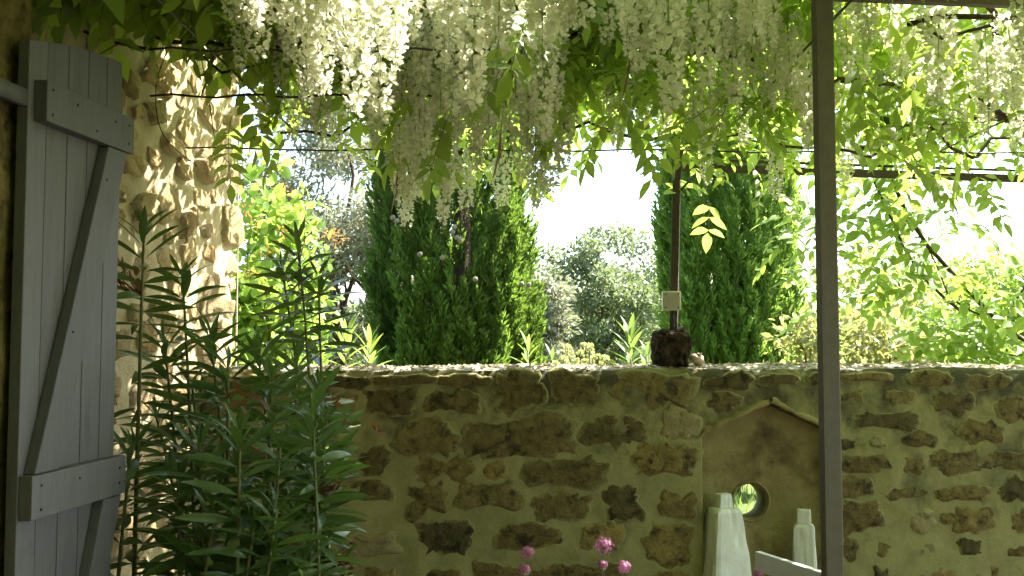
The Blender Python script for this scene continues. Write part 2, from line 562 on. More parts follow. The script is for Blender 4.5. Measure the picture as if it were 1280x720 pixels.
S0, S1 = -1.34, 4.6
# niche outline (photo pixels on the wall face)
nic = [wall_sz(*p) for p in ((877, 540), (962, 503), (1046, 546))]
NS0, NS1 = nic[0][0], nic[2][0]
NSM, NZ_PEAK = nic[1]
NZ_EAVE = 0.5 * (nic[0][1] + nic[2][1])
NZ_BASE = 0.42
NDEP = 0.10
HOLE = wall_sz(946, 630)
HR = 0.078

gw = thing('garden_wall', 'low rubble stone garden wall with greenish mortar and a gabled niche', 'wall', wpt(0, 0, 0))


def top_z(s, y):
    return WTOP + 0.012 * noise.noise(Vector((s * 2.2, y * 2, 4))) + 0.010 * noise.noise(Vector((s * 9, y * 9, 1))) + 0.006 * noise.noise(Vector((s * 25, y * 25, 1)))


def wall_core():
    ns, nz, ny = 300, 72, 16
    ss = np.linspace(S0, S1, ns)
    zs = np.linspace(-0.1, 1, nz)
    V, Q = [], []

    def front(s, z, y0, sg):
        a = noise.noise(Vector((s * 3, z * 3, y0))) * 0.010 + noise.noise(Vector((s * 11, z * 11, y0))) * 0.006 + noise.noise(Vector((s * 30, z * 30, y0))) * 0.003
        return y0 + sg * a
    fr = np.zeros((nz, ns), int); tp = np.zeros((ny, ns), int); bk = np.zeros((nz, ns), int)
    for i in range(nz):
        for j, s in enumerate(ss):
            f = i / (nz - 1)
            z = -0.1 + f * (top_z(s, 0) + 0.1)
            e = 0.018 * max(0, (f - 0.97) / 0.03) ** 2
            fr[i, j] = len(V); V.append(wpt(s, front(s, z, 0, 1) + e, z - e * 0.3))
    for k in range(ny):
        for j, s in enumerate(ss):
            if k == 0:
                tp[k, j] = fr[-1, j]
            else:
                y = WTHICK * k / (ny - 1)
                crown = 0.016 * math.sin(math.pi * k / (ny - 1))
                tp[k, j] = len(V); V.append(wpt(s, y, top_z(s, y) + crown))
    bz = np.linspace(1, 0, 8)
    rows = [tp[-1]]
    for f in bz[1:]:
        r = []
        for j, s in enumerate(ss):
            r.append(len(V)); V.append(wpt(s, WTHICK, -0.1 + f * (top_z(s, WTHICK) + 0.1)))
        rows.append(np.array(r))
    rows.append(fr[0])
    qm = []

    def strip(a, b, m):
        for j in range(ns - 1):
            Q.append([a[j], a[j + 1], b[j + 1], b[j]]); qm.append(m)
    for i in range(nz - 1):
        strip(fr[i], fr[i + 1], 0)
    for k in range(ny - 1):
        strip(tp[k], tp[k + 1], 1 if k > 0 else 0)
    for i in range(len(rows) - 1):
        strip(rows[i], rows[i + 1], 0)
    bm_ = make_mesh('mortar', [list(v) for v in V], np.array(Q), [M_MORTAR, M_COPING], qm)
    # close the two ends
    bm = bmesh.new(); bm.from_mesh(bm_)
    bmesh.ops.holes_fill(bm, edges=[e for e in bm.edges if e.is_boundary], sides=0)
    bmesh.ops.recalc_face_normals(bm, faces=bm.faces)
    bm.to_mesh(bm_); bm.free()
    return bm_


def prism(outline, y0, y1):
    """Closed prism in wall space: outline [(s,z)...]."""
    n = len(outline)
    bm = bmesh.new()
    a = [bm.verts.new(wpt(s, y0, z)) for s, z in outline]
    b = [bm.verts.new(wpt(s, y1, z)) for s, z in outline]
    bm.faces.new(a); bm.faces.new(list(reversed(b)))
    for i in range(n):
        bm.faces.new([a[i], b[i], b[(i + 1) % n], a[(i + 1) % n]])
    bmesh.ops.recalc_face_normals(bm, faces=bm.faces)
    me = bpy.data.meshes.new('cut'); bm.to_mesh(me); bm.free()
    return me


core = part('mortar', wall_core(), gw)
pent = [(NS0, NZ_BASE), (NS1, NZ_BASE), (NS1, NZ_EAVE), (NSM, NZ_PEAK), (NS0, NZ_EAVE)]
circ = [(HOLE[0] + HR * math.cos(a), HOLE[1] + HR * math.sin(a)) for a in np.linspace(0, 2 * math.pi, 28, endpoint=False)]
def hole_cut():
    bm = bmesh.new()
    rows = []
    for (y, k) in ((-0.1, 1.0), (NDEP + 0.02, 1.0), (0.6, 1.0)):
        ex_ = 0.060 * max(0, y - NDEP) / 0.26
        rows.append([bm.verts.new(wpt(HOLE[0] + ex_ + HR * k * math.cos(a), y, HOLE[1] - 0.5 * ex_ + HR * k * math.sin(a))) for a in np.linspace(0, 2 * math.pi, 28, endpoint=False)])
    for i in range(2):
        for j in range(28):
            bm.faces.new([rows[i][j], rows[i][(j + 1) % 28], rows[i + 1][(j + 1) % 28], rows[i + 1][j]])
    bm.faces.new(rows[0]); bm.faces.new(rows[-1])
    bmesh.ops.recalc_face_normals(bm, faces=bm.faces)
    me = bpy.data.meshes.new('cut'); bm.to_mesh(me); bm.free()
    return me


cutters = []
for i, me in enumerate((prism(pent, -0.2, NDEP), hole_cut())):
    c = bpy.data.objects.new('cut', me); COL.objects.link(c); cutters.append(c)
    md = core.modifiers.new('cut%d' % i, 'BOOLEAN'); md.operation = 'DIFFERENCE'; md.object = c; md.solver = 'EXACT'
dg = bpy.context.evaluated_depsgraph_get()
ev = core.evaluated_get(dg)
nm = bpy.data.meshes.new_from_object(ev)
core.modifiers.clear()
core.data = nm
nm.name = 'mortar'
for c in cutters:
    bpy.data.objects.remove(c)

# niche lining: plaster back panel with the round hole, raised ring, gable coping strips, sill
def niche_panel():
    n = 56
    mb = MB()
    V = []
    cs, cz = HOLE
    for lay in (0, 1):
        y = NDEP - 0.022 if lay == 0 else NDEP - 0.004
        for j in range(n):
            a = 2 * math.pi * j / n
            V.append(wpt(cs + (HR + 0.0) * math.cos(a), y + 0.012 * (lay == 0), cz + HR * math.sin(a)))
        for j in range(n):
            a = 2 * math.pi * j / n
            V.append(wpt(cs + (HR + 0.018) * math.cos(a), y, cz + (HR + 0.018) * math.sin(a)))
        # outer: ray to the pentagon
        g = 0.004
        op = [(NS0 + g, NZ_BASE + g), (NS1 - g, NZ_BASE + g), (NS1 - g, NZ_EAVE - g), (NSM, NZ_PEAK - g), (NS0 + g, NZ_EAVE - g)]
        for j in range(n):
            a = 2 * math.pi * j / n
            d = (math.cos(a), math.sin(a)); best = 9
            for k in range(5):
                p, q = op[k], op[(k + 1) % 5]
                ex, ez = q[0] - p[0], q[1] - p[1]
                den = d[0] * ez - d[1] * ex
                if abs(den) < 1e-9: continue
                t = ((p[0] - cs) * ez - (p[1] - cz) * ex) / den
                u = ((p[0] - cs) * d[1] - (p[1] - cz) * d[0]) / den
                if t > 0 and -1e-6 <= u <= 1 + 1e-6: best = min(best, t)
            V.append(wpt(cs + best * d[0], y, cz + best * d[1]))
    Q = []
    for j in range(n):
        k = (j + 1) % n
        Q += [[j, k, n + k, n + j], [n + j, n + k, 2 * n + k, 2 * n + j]]
    mb.add([list(v) for v in V], Q)
    return mb.mesh('niche_panel', [M_NICHE])


npan = part('niche_panel', niche_panel(), gw)
mb = MB()
ringp = [wpt(HOLE[0] + (HR + 0.012) * math.cos(a), NDEP - 0.024, HOLE[1] + (HR + 0.012) * math.sin(a)) for a in np.linspace(0, 2 * math.pi, 33)]
mb.tube(ringp, 0.006, 6, cap=False)
part('hole_rim', mb.mesh('hole_rim', [M_NICHE], True), npan)


def gable_strip(a, b, th, yo, depth, seed, mat):
    """One sloping rough slab of the niche gable, uneven on every side."""
    n = 26
    A, B = Vector(a), Vector(b)
    d = (B - A).normalized(); up = Vector((-d.y, d.x))
    if up.y < 0: up = -up
    V, Q = [], []
    for i in range(n + 1):
        p = A + (B - A) * (i / n)
        nn = lambda q, f: noise.noise(Vector((p.x * f, p.y * f, seed + q)))
        k = 1 + 0.8 * nn(0, 11) + 0.5 * nn(1, 34)
        lo = 0.012 * nn(2, 12) + 0.006 * nn(3, 40)
        e = 0.35 + 0.65 * min(1, 4 * ((i if a[0] < b[0] and a[1] < b[1] else n - i)) / n)
        for (o, y) in ((lo, yo * e + 0.006 * nn(4, 20)), (lo + th * k * e * .55, yo * 1.2 * e + 0.006 * nn(5, 24)), (lo + th * k * e, 0.006), (th * k * e, depth), (lo, depth)):
            q = p + up * o
            V.append(list(wpt(q.x, y, q.y)))
    for i in range(n):
        for j in range(5):
            Q.append([i * 5 + j, i * 5 + (j + 1) % 5, i * 5 + 5 + (j + 1) % 5, i * 5 + 5 + j])
    mb = MB(); mb.add(V, Q, [[0, 1, 2], [0, 2, 3], [0, 3, 4], [n * 5, n * 5 + 2, n * 5 + 1], [n * 5, n * 5 + 3, n * 5 + 2], [n * 5, n * 5 + 4, n * 5 + 3]])
    return mb.mesh('gable_slab', [mat], True)


part('gable_slab', gable_strip((NS0 - 0.02, NZ_EAVE - 0.012), (NSM + 0.004, NZ_PEAK), 0.030, -0.014, 0.05, 2, M_NICHE), gw)
part('gable_slab', gable_strip((NSM + 0.004, NZ_PEAK), (NS1 + 0.02, NZ_EAVE - 0.012), 0.030, -0.012, 0.05, 12, M_NICHE), gw)
mb = MB()
mb.box(wpt((NS0 + NS1) / 2, 0.0, NZ_BASE - 0.03), ((NS1 - NS0) / 2 + 0.06, 0.17, 0.03), WROT)
part('niche_sill', mb.mesh('niche_sill', [M_STONE3]), gw)
SILL_Z = NZ_BASE + 0.0

# stones of the garden wall, (x0,y0,x1,y1, tone) read off the photograph; tone d dark, o ochre, p pale
STONES = [
    (396, 460, 462, 484, 'd'), (466, 459, 545, 480, 'd'), (549, 459, 614, 481, 'd'), (620, 463, 678, 508, 'd'),
    (688, 467, 752, 502, 'd'), (757, 463, 873, 508, 'd'), (884, 463, 940, 486, 'd'),
    (456, 487, 520, 516, 'd'), (530, 490, 598, 518, 'd'), (499, 527, 570, 565, 'd'), (584, 520, 711, 567, 'd'),
    (452, 566, 483, 592, 'd'), (524, 570, 592, 604, 'o'), (604, 578, 633, 598, 'o'), (419, 603, 489, 627, 'd'),
    (510, 607, 559, 642, 'd'), (575, 603, 648, 640, 'd'), (520, 654, 590, 689, 'd'), (423, 665, 497, 693, 'p'),
    (619, 654, 702, 685, 'o'), (458, 708, 497, 735, 'o'), (532, 708, 575, 735, 'o'), (590, 704, 650, 735, 'o'),
    (731, 520, 807, 557, 'd'), (824, 514, 873, 549, 'p'), (783, 557, 875, 597, 'o'), (655, 572, 764, 609, 'd'),
    (667, 615, 739, 648, 'd'), (752, 605, 801, 650, 'd'), (818, 617, 874, 646, 'o'), (727, 654, 781, 687, 'o'),
    (797, 658, 875, 706, 'o'), (670, 704, 783, 735, 'o'), (800, 714, 875, 745, 'o'),
    (887, 490, 924, 514, 'd'), (947, 460, 998, 481, 'd'), (1010, 463, 1043, 481, 'd'),
    (1049, 460, 1113, 476, 'd'), (1140, 460, 1191, 483, 'o'), (1205, 458, 1265, 487, 'd'), (1051, 487, 1078, 504, 'd'),
    (1109, 487, 1144, 502, 'd'), (1067, 514, 1148, 537, 'd'), (1168, 490, 1218, 518, 'd'), (1249, 498, 1290, 526, 'd'),
    (1199, 527, 1253, 553, 'o'), (1127, 541, 1172, 559, 'd'), (1051, 549, 1070, 560, 'd'), (1090, 547, 1107, 559, 'p'),
    (1051, 570, 1115, 590, 'o'), (1127, 570, 1154, 592, 'd'), (1164, 564, 1236, 592, 'd'), (1241, 564, 1290, 584, 'd'),
    (1051, 597, 1090, 619, 'd'), (1107, 609, 1160, 625, 'd'), (1168, 607, 1238, 627, 'o'), (1252, 596, 1290, 625, 'd'),
    (1051, 630, 1102, 665, 'o'), (1135, 638, 1170, 662, 'p'), (1183, 634, 1238, 662, 'o'), (1268, 638, 1300, 662, 'o'),
    (1053, 675, 1074, 700, 'd'), (1096, 677, 1123, 697, 'd'), (1137, 679, 1170, 695, 'p'), (1199, 675, 1228, 695, 'd'),
    (1257, 683, 1290, 697, 'o'), (1156, 708, 1199, 735, 'o'), (1238, 708, 1254, 730, 'o'), (1090, 708, 1112, 730, 'd'),
    (330, 500, 390, 530, 'd'), (300, 560, 372, 590, 'o'), (340, 620, 405, 650, 'd'), (305, 470, 372, 490, 'd'), (310, 680, 380, 705, 'o'),
]
TONE = {'d': M_STONE, 'o': M_STONE2, 'p': M_STONE3}


def place_stone(s0, z0, s1, z1, tone, seed, proud):
    me = stone_mesh('stone', (s1 - s0), (z1 - z0), proud, TONE[tone], seed, round_=random.uniform(0.3, 0.95), nseg=32, rag=1.7, edge=0.25)
    o = part('stone', me, gw)
    o.matrix_parent_inverse = Matrix.Identity(4)
    c = wpt((s0 + s1) / 2, 0.002, (z0 + z1) / 2)
    o.matrix_local = Matrix.Translation(c - gw.location) @ WROT.to_4x4()
    return o


for i, (x0, y0, x1, y1, tn) in enumerate(STONES):
    gx, gy = 0.08 * (x1 - x0), 0.11 * (y1 - y0)
    if abs(x1 - 875) < 6: gx = -1
    a, b = wall_sz(x0 - gx, y1 + gy), wall_sz(x1 + gx, y0 - gy)
    zt = min(b[1], WTOP - 0.012)
    place_stone(a[0], a[1], b[0], zt, tn, 100 + i, random.uniform(0.006, 0.013))
# courses below and beyond the picture's edge
zrow = 0.43
i = 0
for (z, h) in ((0.40, 0.08), (0.27, 0.09), (0.13, 0.1)):
    s = S0 + 0.1
    while s < 3.0:
        w = random.uniform(0.12, 0.32)
        if not (NS0 - 0.1 < s + w / 2 < NS1 + 0.1 and z > 0.3):
            place_stone(s, z, s + w, z + h * random.uniform(0.7, 1), random.choice('ddop'), 900 + i, 0.014)
        i += 1
        s += w + random.uniform(0.05, 0.14)
for z in np.arange(0.5, 1.33, 0.13):
    s = 2.62
    while s < 4.4:
        w = random.uniform(0.12, 0.3)
        place_stone(s, z, s + w, z + 0.09, random.choice('ddop'), 1500 + i, 0.014)
        i += 1
        s += w + random.uniform(0.06, 0.14)

# dry petals and twigs lying on the wall top
k = 2600
ss = rng.uniform(S0 + 0.05, 3.2, k); yy = rng.uniform(0.02, WTHICK - 0.02, k)
pos = arr([wpt(s, y, top_z(s, y) + 0.016 * math.sin(math.pi * y / WTHICK) + 0.004) for s, y in zip(ss, yy)])
an = rng.uniform(0, 6.28, k)
M = frames(pos, np.stack([np.cos(an), np.sin(an), rng.normal(0, .2, k)], 1), np.stack([rng.normal(0, .35, k), rng.normal(0, .35, k), np.ones(k)], 1), np.stack([rng.uniform(0.004, 0.008, k), rng.uniform(0.006, 0.02, k), np.full(k, 0.006)], 1))
LV = arr([[-1, -.6, 0], [1, -1, .2], [.8, 1, 0.6], [-1, .8, .1]])
V, F = instances(LV, [np.array([[0, 1, 2, 3]])], M)
o = part('petal_litter', make_mesh('petal_litter', V, F, [M_LITTER]))
o['label'] = 'dry fallen petals and leaf bits strewn along the garden wall top'
o['category'] = 'leaf litter'
o['kind'] = 'stuff'

# ------------------------------------------------------------------ house wall on the left
HC = P(295, 400, 4.5); HC.z = 0
HD = Vector((0.158, 1, 0)).normalized()        # along the wall, away from the camera
HN = Vector((HD.y, -HD.x, 0))                  # out of the wall, to the right
HLEN, HTOP, HTH = 2.35, 3.7, 0.45
hw = thing('house_wall', 'tall sunlit house wall of rounded fieldstones in cream lime render', 'wall', HC)


def hpt(s, out, z):
    """s metres back from the far corner, out metres proud of the face."""
    return Vector((HC.x, HC.y, 0)) - HD * s + HN * out + Vector((0, 0, z))


def house_core():
    ns, nz = 120, 180
    V, Q = [], []
    for i in range(nz):
        z = -0.1 + (HTOP + 0.1) * i / (nz - 1)
        for j in range(ns):
            s = HLEN * j / (ns - 1)
            a = 0.020 * noise.noise(Vector((s * 4, z * 4, 7))) + 0.012 * noise.noise(Vector((s * 12, z * 12, 3))) + 0.005 * noise.noise(Vector((s * 34, z * 34, 3)))
            e = 0.05 * max(0, 1 - s / 0.06) ** 2
            V.append(hpt(s, a - e, z))
    for i in range(nz - 1):
        for j in range(ns - 1):
            a = i * ns + j
            Q.append([a, a + 1, a + ns + 1, a + ns])
    n0 = len(V)
    # back and ends: ring of the face border, extruded into the house
    border = [(i, 0) for i in range(nz)] + [(nz - 1, j) for j in range(1, ns)] + [(i, ns - 1) for i in range(nz - 2, -1, -1)] + [(0, j) for j in range(ns - 2, 0, -1)]
    for (i, j) in border:
        z = -0.1 + (HTOP + 0.1) * i / (nz - 1); s = HLEN * j / (ns - 1)
        V.append(hpt(s, -HTH + 0.01 * noise.noise(Vector((0, z * 6, s))), z))
    m = len(border)
    for k in range(m):
        k2 = (k + 1) % m
        a, b = border[k], border[k2]
        Q.append([a[0] * ns + a[1], b[0] * ns + b[1], n0 + k2, n0 + k])
    me = make_mesh('render_face', [list(v) for v in V], np.array(Q), [M_HMORTAR], smooth=True)
    return me


part('render_face', house_core(), hw)
HROT = Matrix(((-HD.x, -HN.x, 0), (-HD.y, -HN.y, 0), (0, 0, 1)))   # local x along -HD, local y into the wall
hr = random.Random(21)
hst = []
row = 0
for tr in range(9000):
    big = 0.21 if tr < 150 else (0.14 if tr < 2500 else 0.085)
    w = big * hr.uniform(0.75, 1.15); h = w * hr.uniform(0.55, 0.95)
    s = hr.uniform(0.0, 1.85); z = hr.uniform(0.03, 3.5)
    if s < w * 0.42: s = w * 0.45
    if any(((s - q[0]) / (w + q[2])) ** 2 + ((z - q[1]) / (h + q[3])) ** 2 < 0.285 for q in hst): continue
    hst.append((s, z, w, h))
    mt = M_HSTONE2 if hr.random() < 0.25 else M_HSTONE
    me = stone_mesh('stone', w, h, hr.choice((0.010, 0.016, 0.024, 0.032)) * (0.6 + 2.5 * w), mt, 3000 + row, round_=hr.uniform(0.35, 0.95), bury=0.06, nseg=22, rag=1.5)
    o = part('stone', me, hw)
    o.matrix_parent_inverse = Matrix.Identity(4)
    c = hpt(s, -0.004, z)
    o.matrix_local = Matrix.Translation(c - hw.location) @ HROT.to_4x4() @ Matrix.Rotation(hr.uniform(-0.5, 0.5), 4, 'Y')
    row += 1
    if row >= 295: break
# thin cable clipped to the corner
mb = MB()
mb.tube([hpt(0.012 + 0.006 * math.sin(zz * 3), 0.006, zz) for zz in np.linspace(0.0, 2.9, 30)], 0.004, 5)
part('cable', mb.mesh('cable', [M_LID], True), hw)

# nearer, thicker part of the house that carries the shutter (its corner stands just outside the picture)
jamb = thing('house_jamb', 'rough stone door jamb that carries the shutter, its deep shade put into a dark colour', 'wall', (-1.75, 1.9, 0))
mb = MB()
jx0, jx1, jy0, jy1 = -2.6, -1.172, -1.5, 2.3
xs = []
V, F = grid_sheet(0, 1, 0, 1, 0, 24, 40)
def jamb_face(p0, p1, ztop, nrm):
    W = []
    for v in V:
        p = Vector(p0).lerp(Vector(p1), v[0])
        zz = -0.05 + v[1] * (ztop + 0.05)
        a = 0.02 * noise.noise(Vector((p.x * 5, p.y * 5, zz * 5))) + 0.01 * noise.noise(Vector((p.x * 16, p.y * 16, zz * 16)))
        if v[0] < 0.001 or v[0] > 0.999 or v[1] > 0.999: a = 0
        W.append(list(p + Vector(nrm) * a + Vector((0, 0, zz))))
    mb.add(W, F)
jamb_face((jx1, jy0, 0), (jx1, jy1, 0), 3.7, (1, 0, 0))
jamb_face((jx1, jy1, 0), (jx0, jy1, 0), 3.7, (0, 1, 0))
jamb_face((jx0, jy1, 0), (jx0, jy0, 0), 3.7, (-1, 0, 0))
jamb_face((jx0, jy0, 0), (jx1, jy0, 0), 3.7, (0, -1, 0))
mb.add([(jx0, jy0, 3.7), (jx1, jy0, 3.7), (jx1, jy1, 3.7), (jx0, jy1, 3.7)], [[0, 1, 2, 3]])
part('render_face', mb.mesh('render_face', [M_STONE]), jamb)  # darker stone than the rest of the house: the jamb's deep shade as colour

# unseen wall added behind the viewer to cut ambient light on the terrace
hf = thing('added_shade_wall', 'plain wall added unseen behind the viewer to keep the terrace in shade', 'wall', (1.0, -3.2, 0))
mb = MB()
mb.box((1.6, -3.2, 2.4), (4.2, 0.2, 2.5))
part('render_face', mb.mesh('render_face', [M_STONE3]), hf)

# ------------------------------------------------------------------ shutter
# hinge edge A (near, left) to free edge B (far, right); both from photo pixels
SA = P(27, 400, 2.2); SB = P(146, 400, 2.62)
SA.z = SB.z = 0
SD = (SB - SA).normalized(); SL = (SB - SA).length
SN = Vector((SD.y, -SD.x, 0))                  # towards the viewer's side
SROT = Matrix(((SD.x, -SN.x, 0), (SD.y, -SN.y, 0), (0, 0, 1)))
sh = thing('wooden_shutter', 'tall grey painted plank shutter with Z bracing, standing ajar by the house', 'shutter', SA)


def spt(a, out, z):
    return SA + SD * a + SN * out + Vector((0, 0, z))


def bev_box(bm, verts8, bev=0.003):
    vs_ = [bm.verts.new(v) for v in verts8]
    fs = [(0, 1, 3, 2), (4, 6, 7, 5), (0, 4, 5, 1), (2, 3, 7, 6), (0, 2, 6, 4), (1, 5, 7, 3)]
    nf = [bm.faces.new([vs_[i] for i in f]) for f in fs]
    bmesh.ops.recalc_face_normals(bm, faces=nf)
    if bev:
        ed = list({e for f in nf for e in f.edges})
        bmesh.ops.bevel(bm, geom=ed, offset=bev, segments=2, affect='EDGES', profile=0.6)


def slab(name, corners, out0, out1, mat, bev=0.003):
    """corners: 4 (a,z) in order bl,tl,br,tr ; extruded between two outs."""
    bm = bmesh.new()
    (bl, tl, br, tr) = corners
    v8 = []
    for (lo, hi) in ((bl, tl), (br, tr)):
        for out in (out0, out1):
            for c in (lo, hi):
                v8.append(spt(c[0], out, c[1]))
    bev_box(bm, v8, bev)
    me = bpy.data.meshes.new(name); bm.to_mesh(me); bm.free()
    me.materials.append(mat)
    return me


def sz(px, py, a):
    """height of the shutter point a metres along at photo row py"""
    p = SA + SD * a
    return P(px, py, p.y).z


zl, zr = P(27, 49, SA.y).z, P(150, 79, SB.y).z
edges = [0.0, 0.075, 0.165, 0.255, 0.345, SL]
for i in range(len(edges) - 1):
    a0, a1 = edges[i] + 0.0012, edges[i + 1] - 0.0012
    f = lambda a: zl + (zr - zl) * (a / SL) + 0.012 * math.sin(math.pi * a / SL)
    part('board', slab('board', ((a0, 0.04), (a0, f(a0)), (a1, 0.04), (a1, f(a1))), -0.028, 0.0 + random.uniform(-0.001, 0.001), M_SHUT), sh)
T0, T1 = P(50, 102, SA.y + 0.05).z, P(50, 152, SA.y + 0.05).z
rz = 0.5 * (T0 + T1)
rh = 0.5 * (P(35, 98, 2.21).z - P(35, 150, 2.21).z)
rz = 0.5 * (P(35, 98, 2.21).z + P(35, 150, 2.21).z)
rail_top = part('rail', slab('rail', ((0.022, rz - rh), (0.022, rz + rh), (SL + 0.008, rz - rh), (SL + 0.008, rz + rh)), 0.001, 0.034, M_SHUT), sh)
bz_ = 0.5 * (P(35, 595, 2.21).z + P(35, 651, 2.21).z)
bh = 0.5 * (P(35, 595, 2.21).z - P(35, 651, 2.21).z)
rail_low = part('rail', slab('rail', ((0.005, bz_ - bh), (0.005, bz_ + bh), (SL + 0.004, bz_ - bh), (SL + 0.004, bz_ + bh)), 0.001, 0.034, M_SHUT), sh)
brace_up = part('brace', slab('brace', ((0.02, bz_ + bh + 0.002), (SL - 0.115, rz - rh - 0.002), (0.115, bz_ + bh + 0.002), (SL - 0.02, rz - rh - 0.002)), 0.001, 0.03, M_SHUT), sh)
lz = 0.28
part('rail', slab('rail', ((0.012, lz - bh), (0.012, lz + bh), (SL + 0.004, lz - bh), (SL + 0.004, lz + bh)), 0.001, 0.034, M_SHUT), sh)
part('brace', slab('brace', ((0.06, lz + bh + 0.002), (SL - 0.1, bz_ - bh - 0.002), (0.16, lz + bh + 0.002), (SL - 0.01, bz_ - bh - 0.002)), 0.001, 0.03, M_SHUT), sh)
for (a, z_) in ((0.045, rz + 0.03), (0.045, rz - 0.03), (0.15, rz + 0.02), (0.24, rz - 0.025), (0.33, rz + 0.02), (SL - 0.02, rz + 0.025), (SL - 0.02, rz - 0.025),
                (0.04, bz_ + 0.025), (0.04, bz_ - 0.03), (0.2, bz_ + 0.02), (SL - 0.03, bz_ - 0.02), (SL - 0.03, bz_ + 0.02), (0.16, bz_ + 0.38), (0.3, bz_ + 0.78)):
    mb = MB()
    c = spt(a, 0.0345, z_) if abs(z_ - rz) < 0.1 or abs(z_ - bz_) < 0.1 else spt(a, 0.0305, z_)
    mb.tube([c - SN * 0.002, c + SN * 0.0012], 0.0035, 8)
    part('nail', mb.mesh('nail', [M_NAIL]), rail_top if abs(z_ - rz) < 0.1 else (rail_low if abs(z_ - bz_) < 0.1 else brace_up))
# strap hinge bar running to the jamb
mb = MB()
hz = P(5, 115, 2.15).z
mb.box(spt(-0.09, -0.012, hz), (0.1, 0.012, 0.019), SROT)
part('hinge_bar', mb.mesh('hinge_bar', [M_SHUT]), sh)
mb = MB()
mb.box(spt(-0.11, -0.012, 0.45), (0.12, 0.012, 0.019), SROT)
part('hinge_bar', mb.mesh('hinge_bar', [M_SHUT]), sh)

# ------------------------------------------------------------------ pergola (steel posts, beams, rods)
pg = thing('pergola', 'slim brown steel pergola with posts, beams and wires carrying the wisteria', 'pergola', (0.8, 2.4, 0))


def bar(name, a, b, w, h, mat, bev=0.004, up=(0, 0, 1)):
    a, b = Vector(a), Vector(b)
    d = (b - a).normalized(); u = Vector(up)
    x = d.cross(u).normalized(); u = x.cross(d)
    bm = bmesh.new()
    v8 = [p + x * (sx * w / 2) + u * (sy * h / 2) for p in (a, b) for sx in (-1, 1) for sy in (-1, 1)]
    bev_box(bm, v8, bev)
    me = bpy.data.meshes.new(name); bm.to_mesh(me); bm.free()
    me.materials.append(mat)
    return me


pp = P(1034, 360, 2.4)
# near post: square tube turned a little, with a welded flat along its left edge
part('post', bar('post', (pp.x, pp.y, 0), (pp.x, pp.y, 2.46), 0.040, 0.040, M_POST, 0.004, up=(-0.28, 1, 0)), pg)
part('post_flange', bar('post_flange', (pp.x - 0.017, pp.y - 0.024, 0), (pp.x - 0.017, pp.y - 0.024, 2.44), 0.016, 0.007, M_POST, 0.001, up=(-0.28, 1, 0)), pg)
NB = P(1160, -5, 2.42).z
part('beam', bar('beam', (pp.x + 0.021, pp.y + 0.01, NB), (3.4, pp.y + 0.30, NB), 0.03, 0.026, M_POST), pg)
fb0, fb1 = P(852, 209, 4.55), P(1290, 224, 4.92)
dirb = (fb1 - fb0)
part('beam', bar('beam', fb0, fb1 + dirb * 0.9, 0.03, 0.038, M_RUST), pg)
fb2, fb3 = P(852, 199, 4.60), P(1290, 214, 4.98)
part('rod', bar('rod', fb2, fb3 + (fb3 - fb2) * 0.9, 0.012, 0.012, M_RUST, 0.001), pg)
_e = fb1 + dirb * 0.88
part('post', bar('post', (_e.x, _e.y + 0.036, 0), (_e.x, _e.y + 0.036, _e.z + 0.02), 0.036, 0.036, M_RUST, 0.004, up=(0.3, 1, 0)), pg)
fp = P(843, 400, 4.5)
FPY = fp.y
ptop = P(847, 225, 4.5)
part('post', bar('post', (fp.x - 0.008, FPY + 0.02, WTOP - 0.05), (ptop.x, FPY + 0.02, ptop.z), 0.036, 0.036, M_RUST, 0.004, up=(0.3, 1, 0)), pg)
mb = MB()
mb.tube([(ptop.x, FPY + 0.02, ptop.z - 0.01), P(849, 205, 4.5), P(855, 182, 4.48), P(866, 160, 4.45), P(880, 140, 4.4)], 0.016, 8)
part('post_arm', mb.mesh('post_arm', [M_RUST], True), pg)
mb = MB()
mb.tube([P(849, 240, 4.5), P(882, 203, 4.53)], 0.006, 6)
part('brace', mb.mesh('brace', [M_ROD], True), pg)
# rods crossing from the house to the right
for (ya, d0, yb, d1, r_) in ((186, 4.0, 189, 4.1, 0.004), (120, 3.13, 120, 3.2, 0.004), (62, 2.63, 64, 2.7, 0.0035)):
    a = P(250, ya, d0)
    s = hpt(0, 0, 0)
    b = P(1010, yb, d1)
    dd = (b - a)
    mb = MB()
    n = 18
    a2 = a - dd * 0.08
    b2 = b + dd * 0.7 if d0 > 3.5 else a + dd * 0.56
    mb.tube([a2.lerp(b2, i / n) + Vector((0, 0, 0.006 * math.sin(i * 1.7))) for i in range(n + 1)], r_, 6)
    part('rod', mb.mesh('rod', [M_ROD], True), pg)
for x in (-0.9, 0.1, 0.86, 1.9):
    mb = MB()
    mb.tube([(x, -0.9, 2.42), (x, 2.0, 2.42), (x + 0.02, 4.4 + 0.1 * x, 2.40)], 0.004, 6)
    part('rod', mb.mesh('rod', [M_ROD], True), pg)

# ------------------------------------------------------------------ small things on and by the wall
# junction box on the far post
jb = P(840, 376, 4.46)
jbt = thing('junction_box', 'small square cream plastic box fixed to the thin far post', 'box', (jb.x, FPY - 0.02, jb.z - 0.045))
bm = bmesh.new()
def bxv(c, hx, hy, hz):
    return [Vector((c[0] + sx * hx, c[1] + sy * hy, c[2] + sz_ * hz)) for sx in (-1, 1) for sy in (-1, 1) for sz_ in (-1, 1)]
bev_box(bm, bxv((jb.x, FPY - 0.02, jb.z), 0.043, 0.019, 0.045), 0.005)
me = bpy.data.meshes.new('box_body'); bm.to_mesh(me); bm.free(); me.materials.append(M_BOX)
part('box_body', me, jbt)
bm = bmesh.new()
bev_box(bm, bxv((jb.x, FPY - 0.041, jb.z), 0.036, 0.0035, 0.038), 0.002)
me = bpy.data.meshes.new('box_lid'); bm.to_mesh(me); bm.free(); me.materials.append(M_LID)
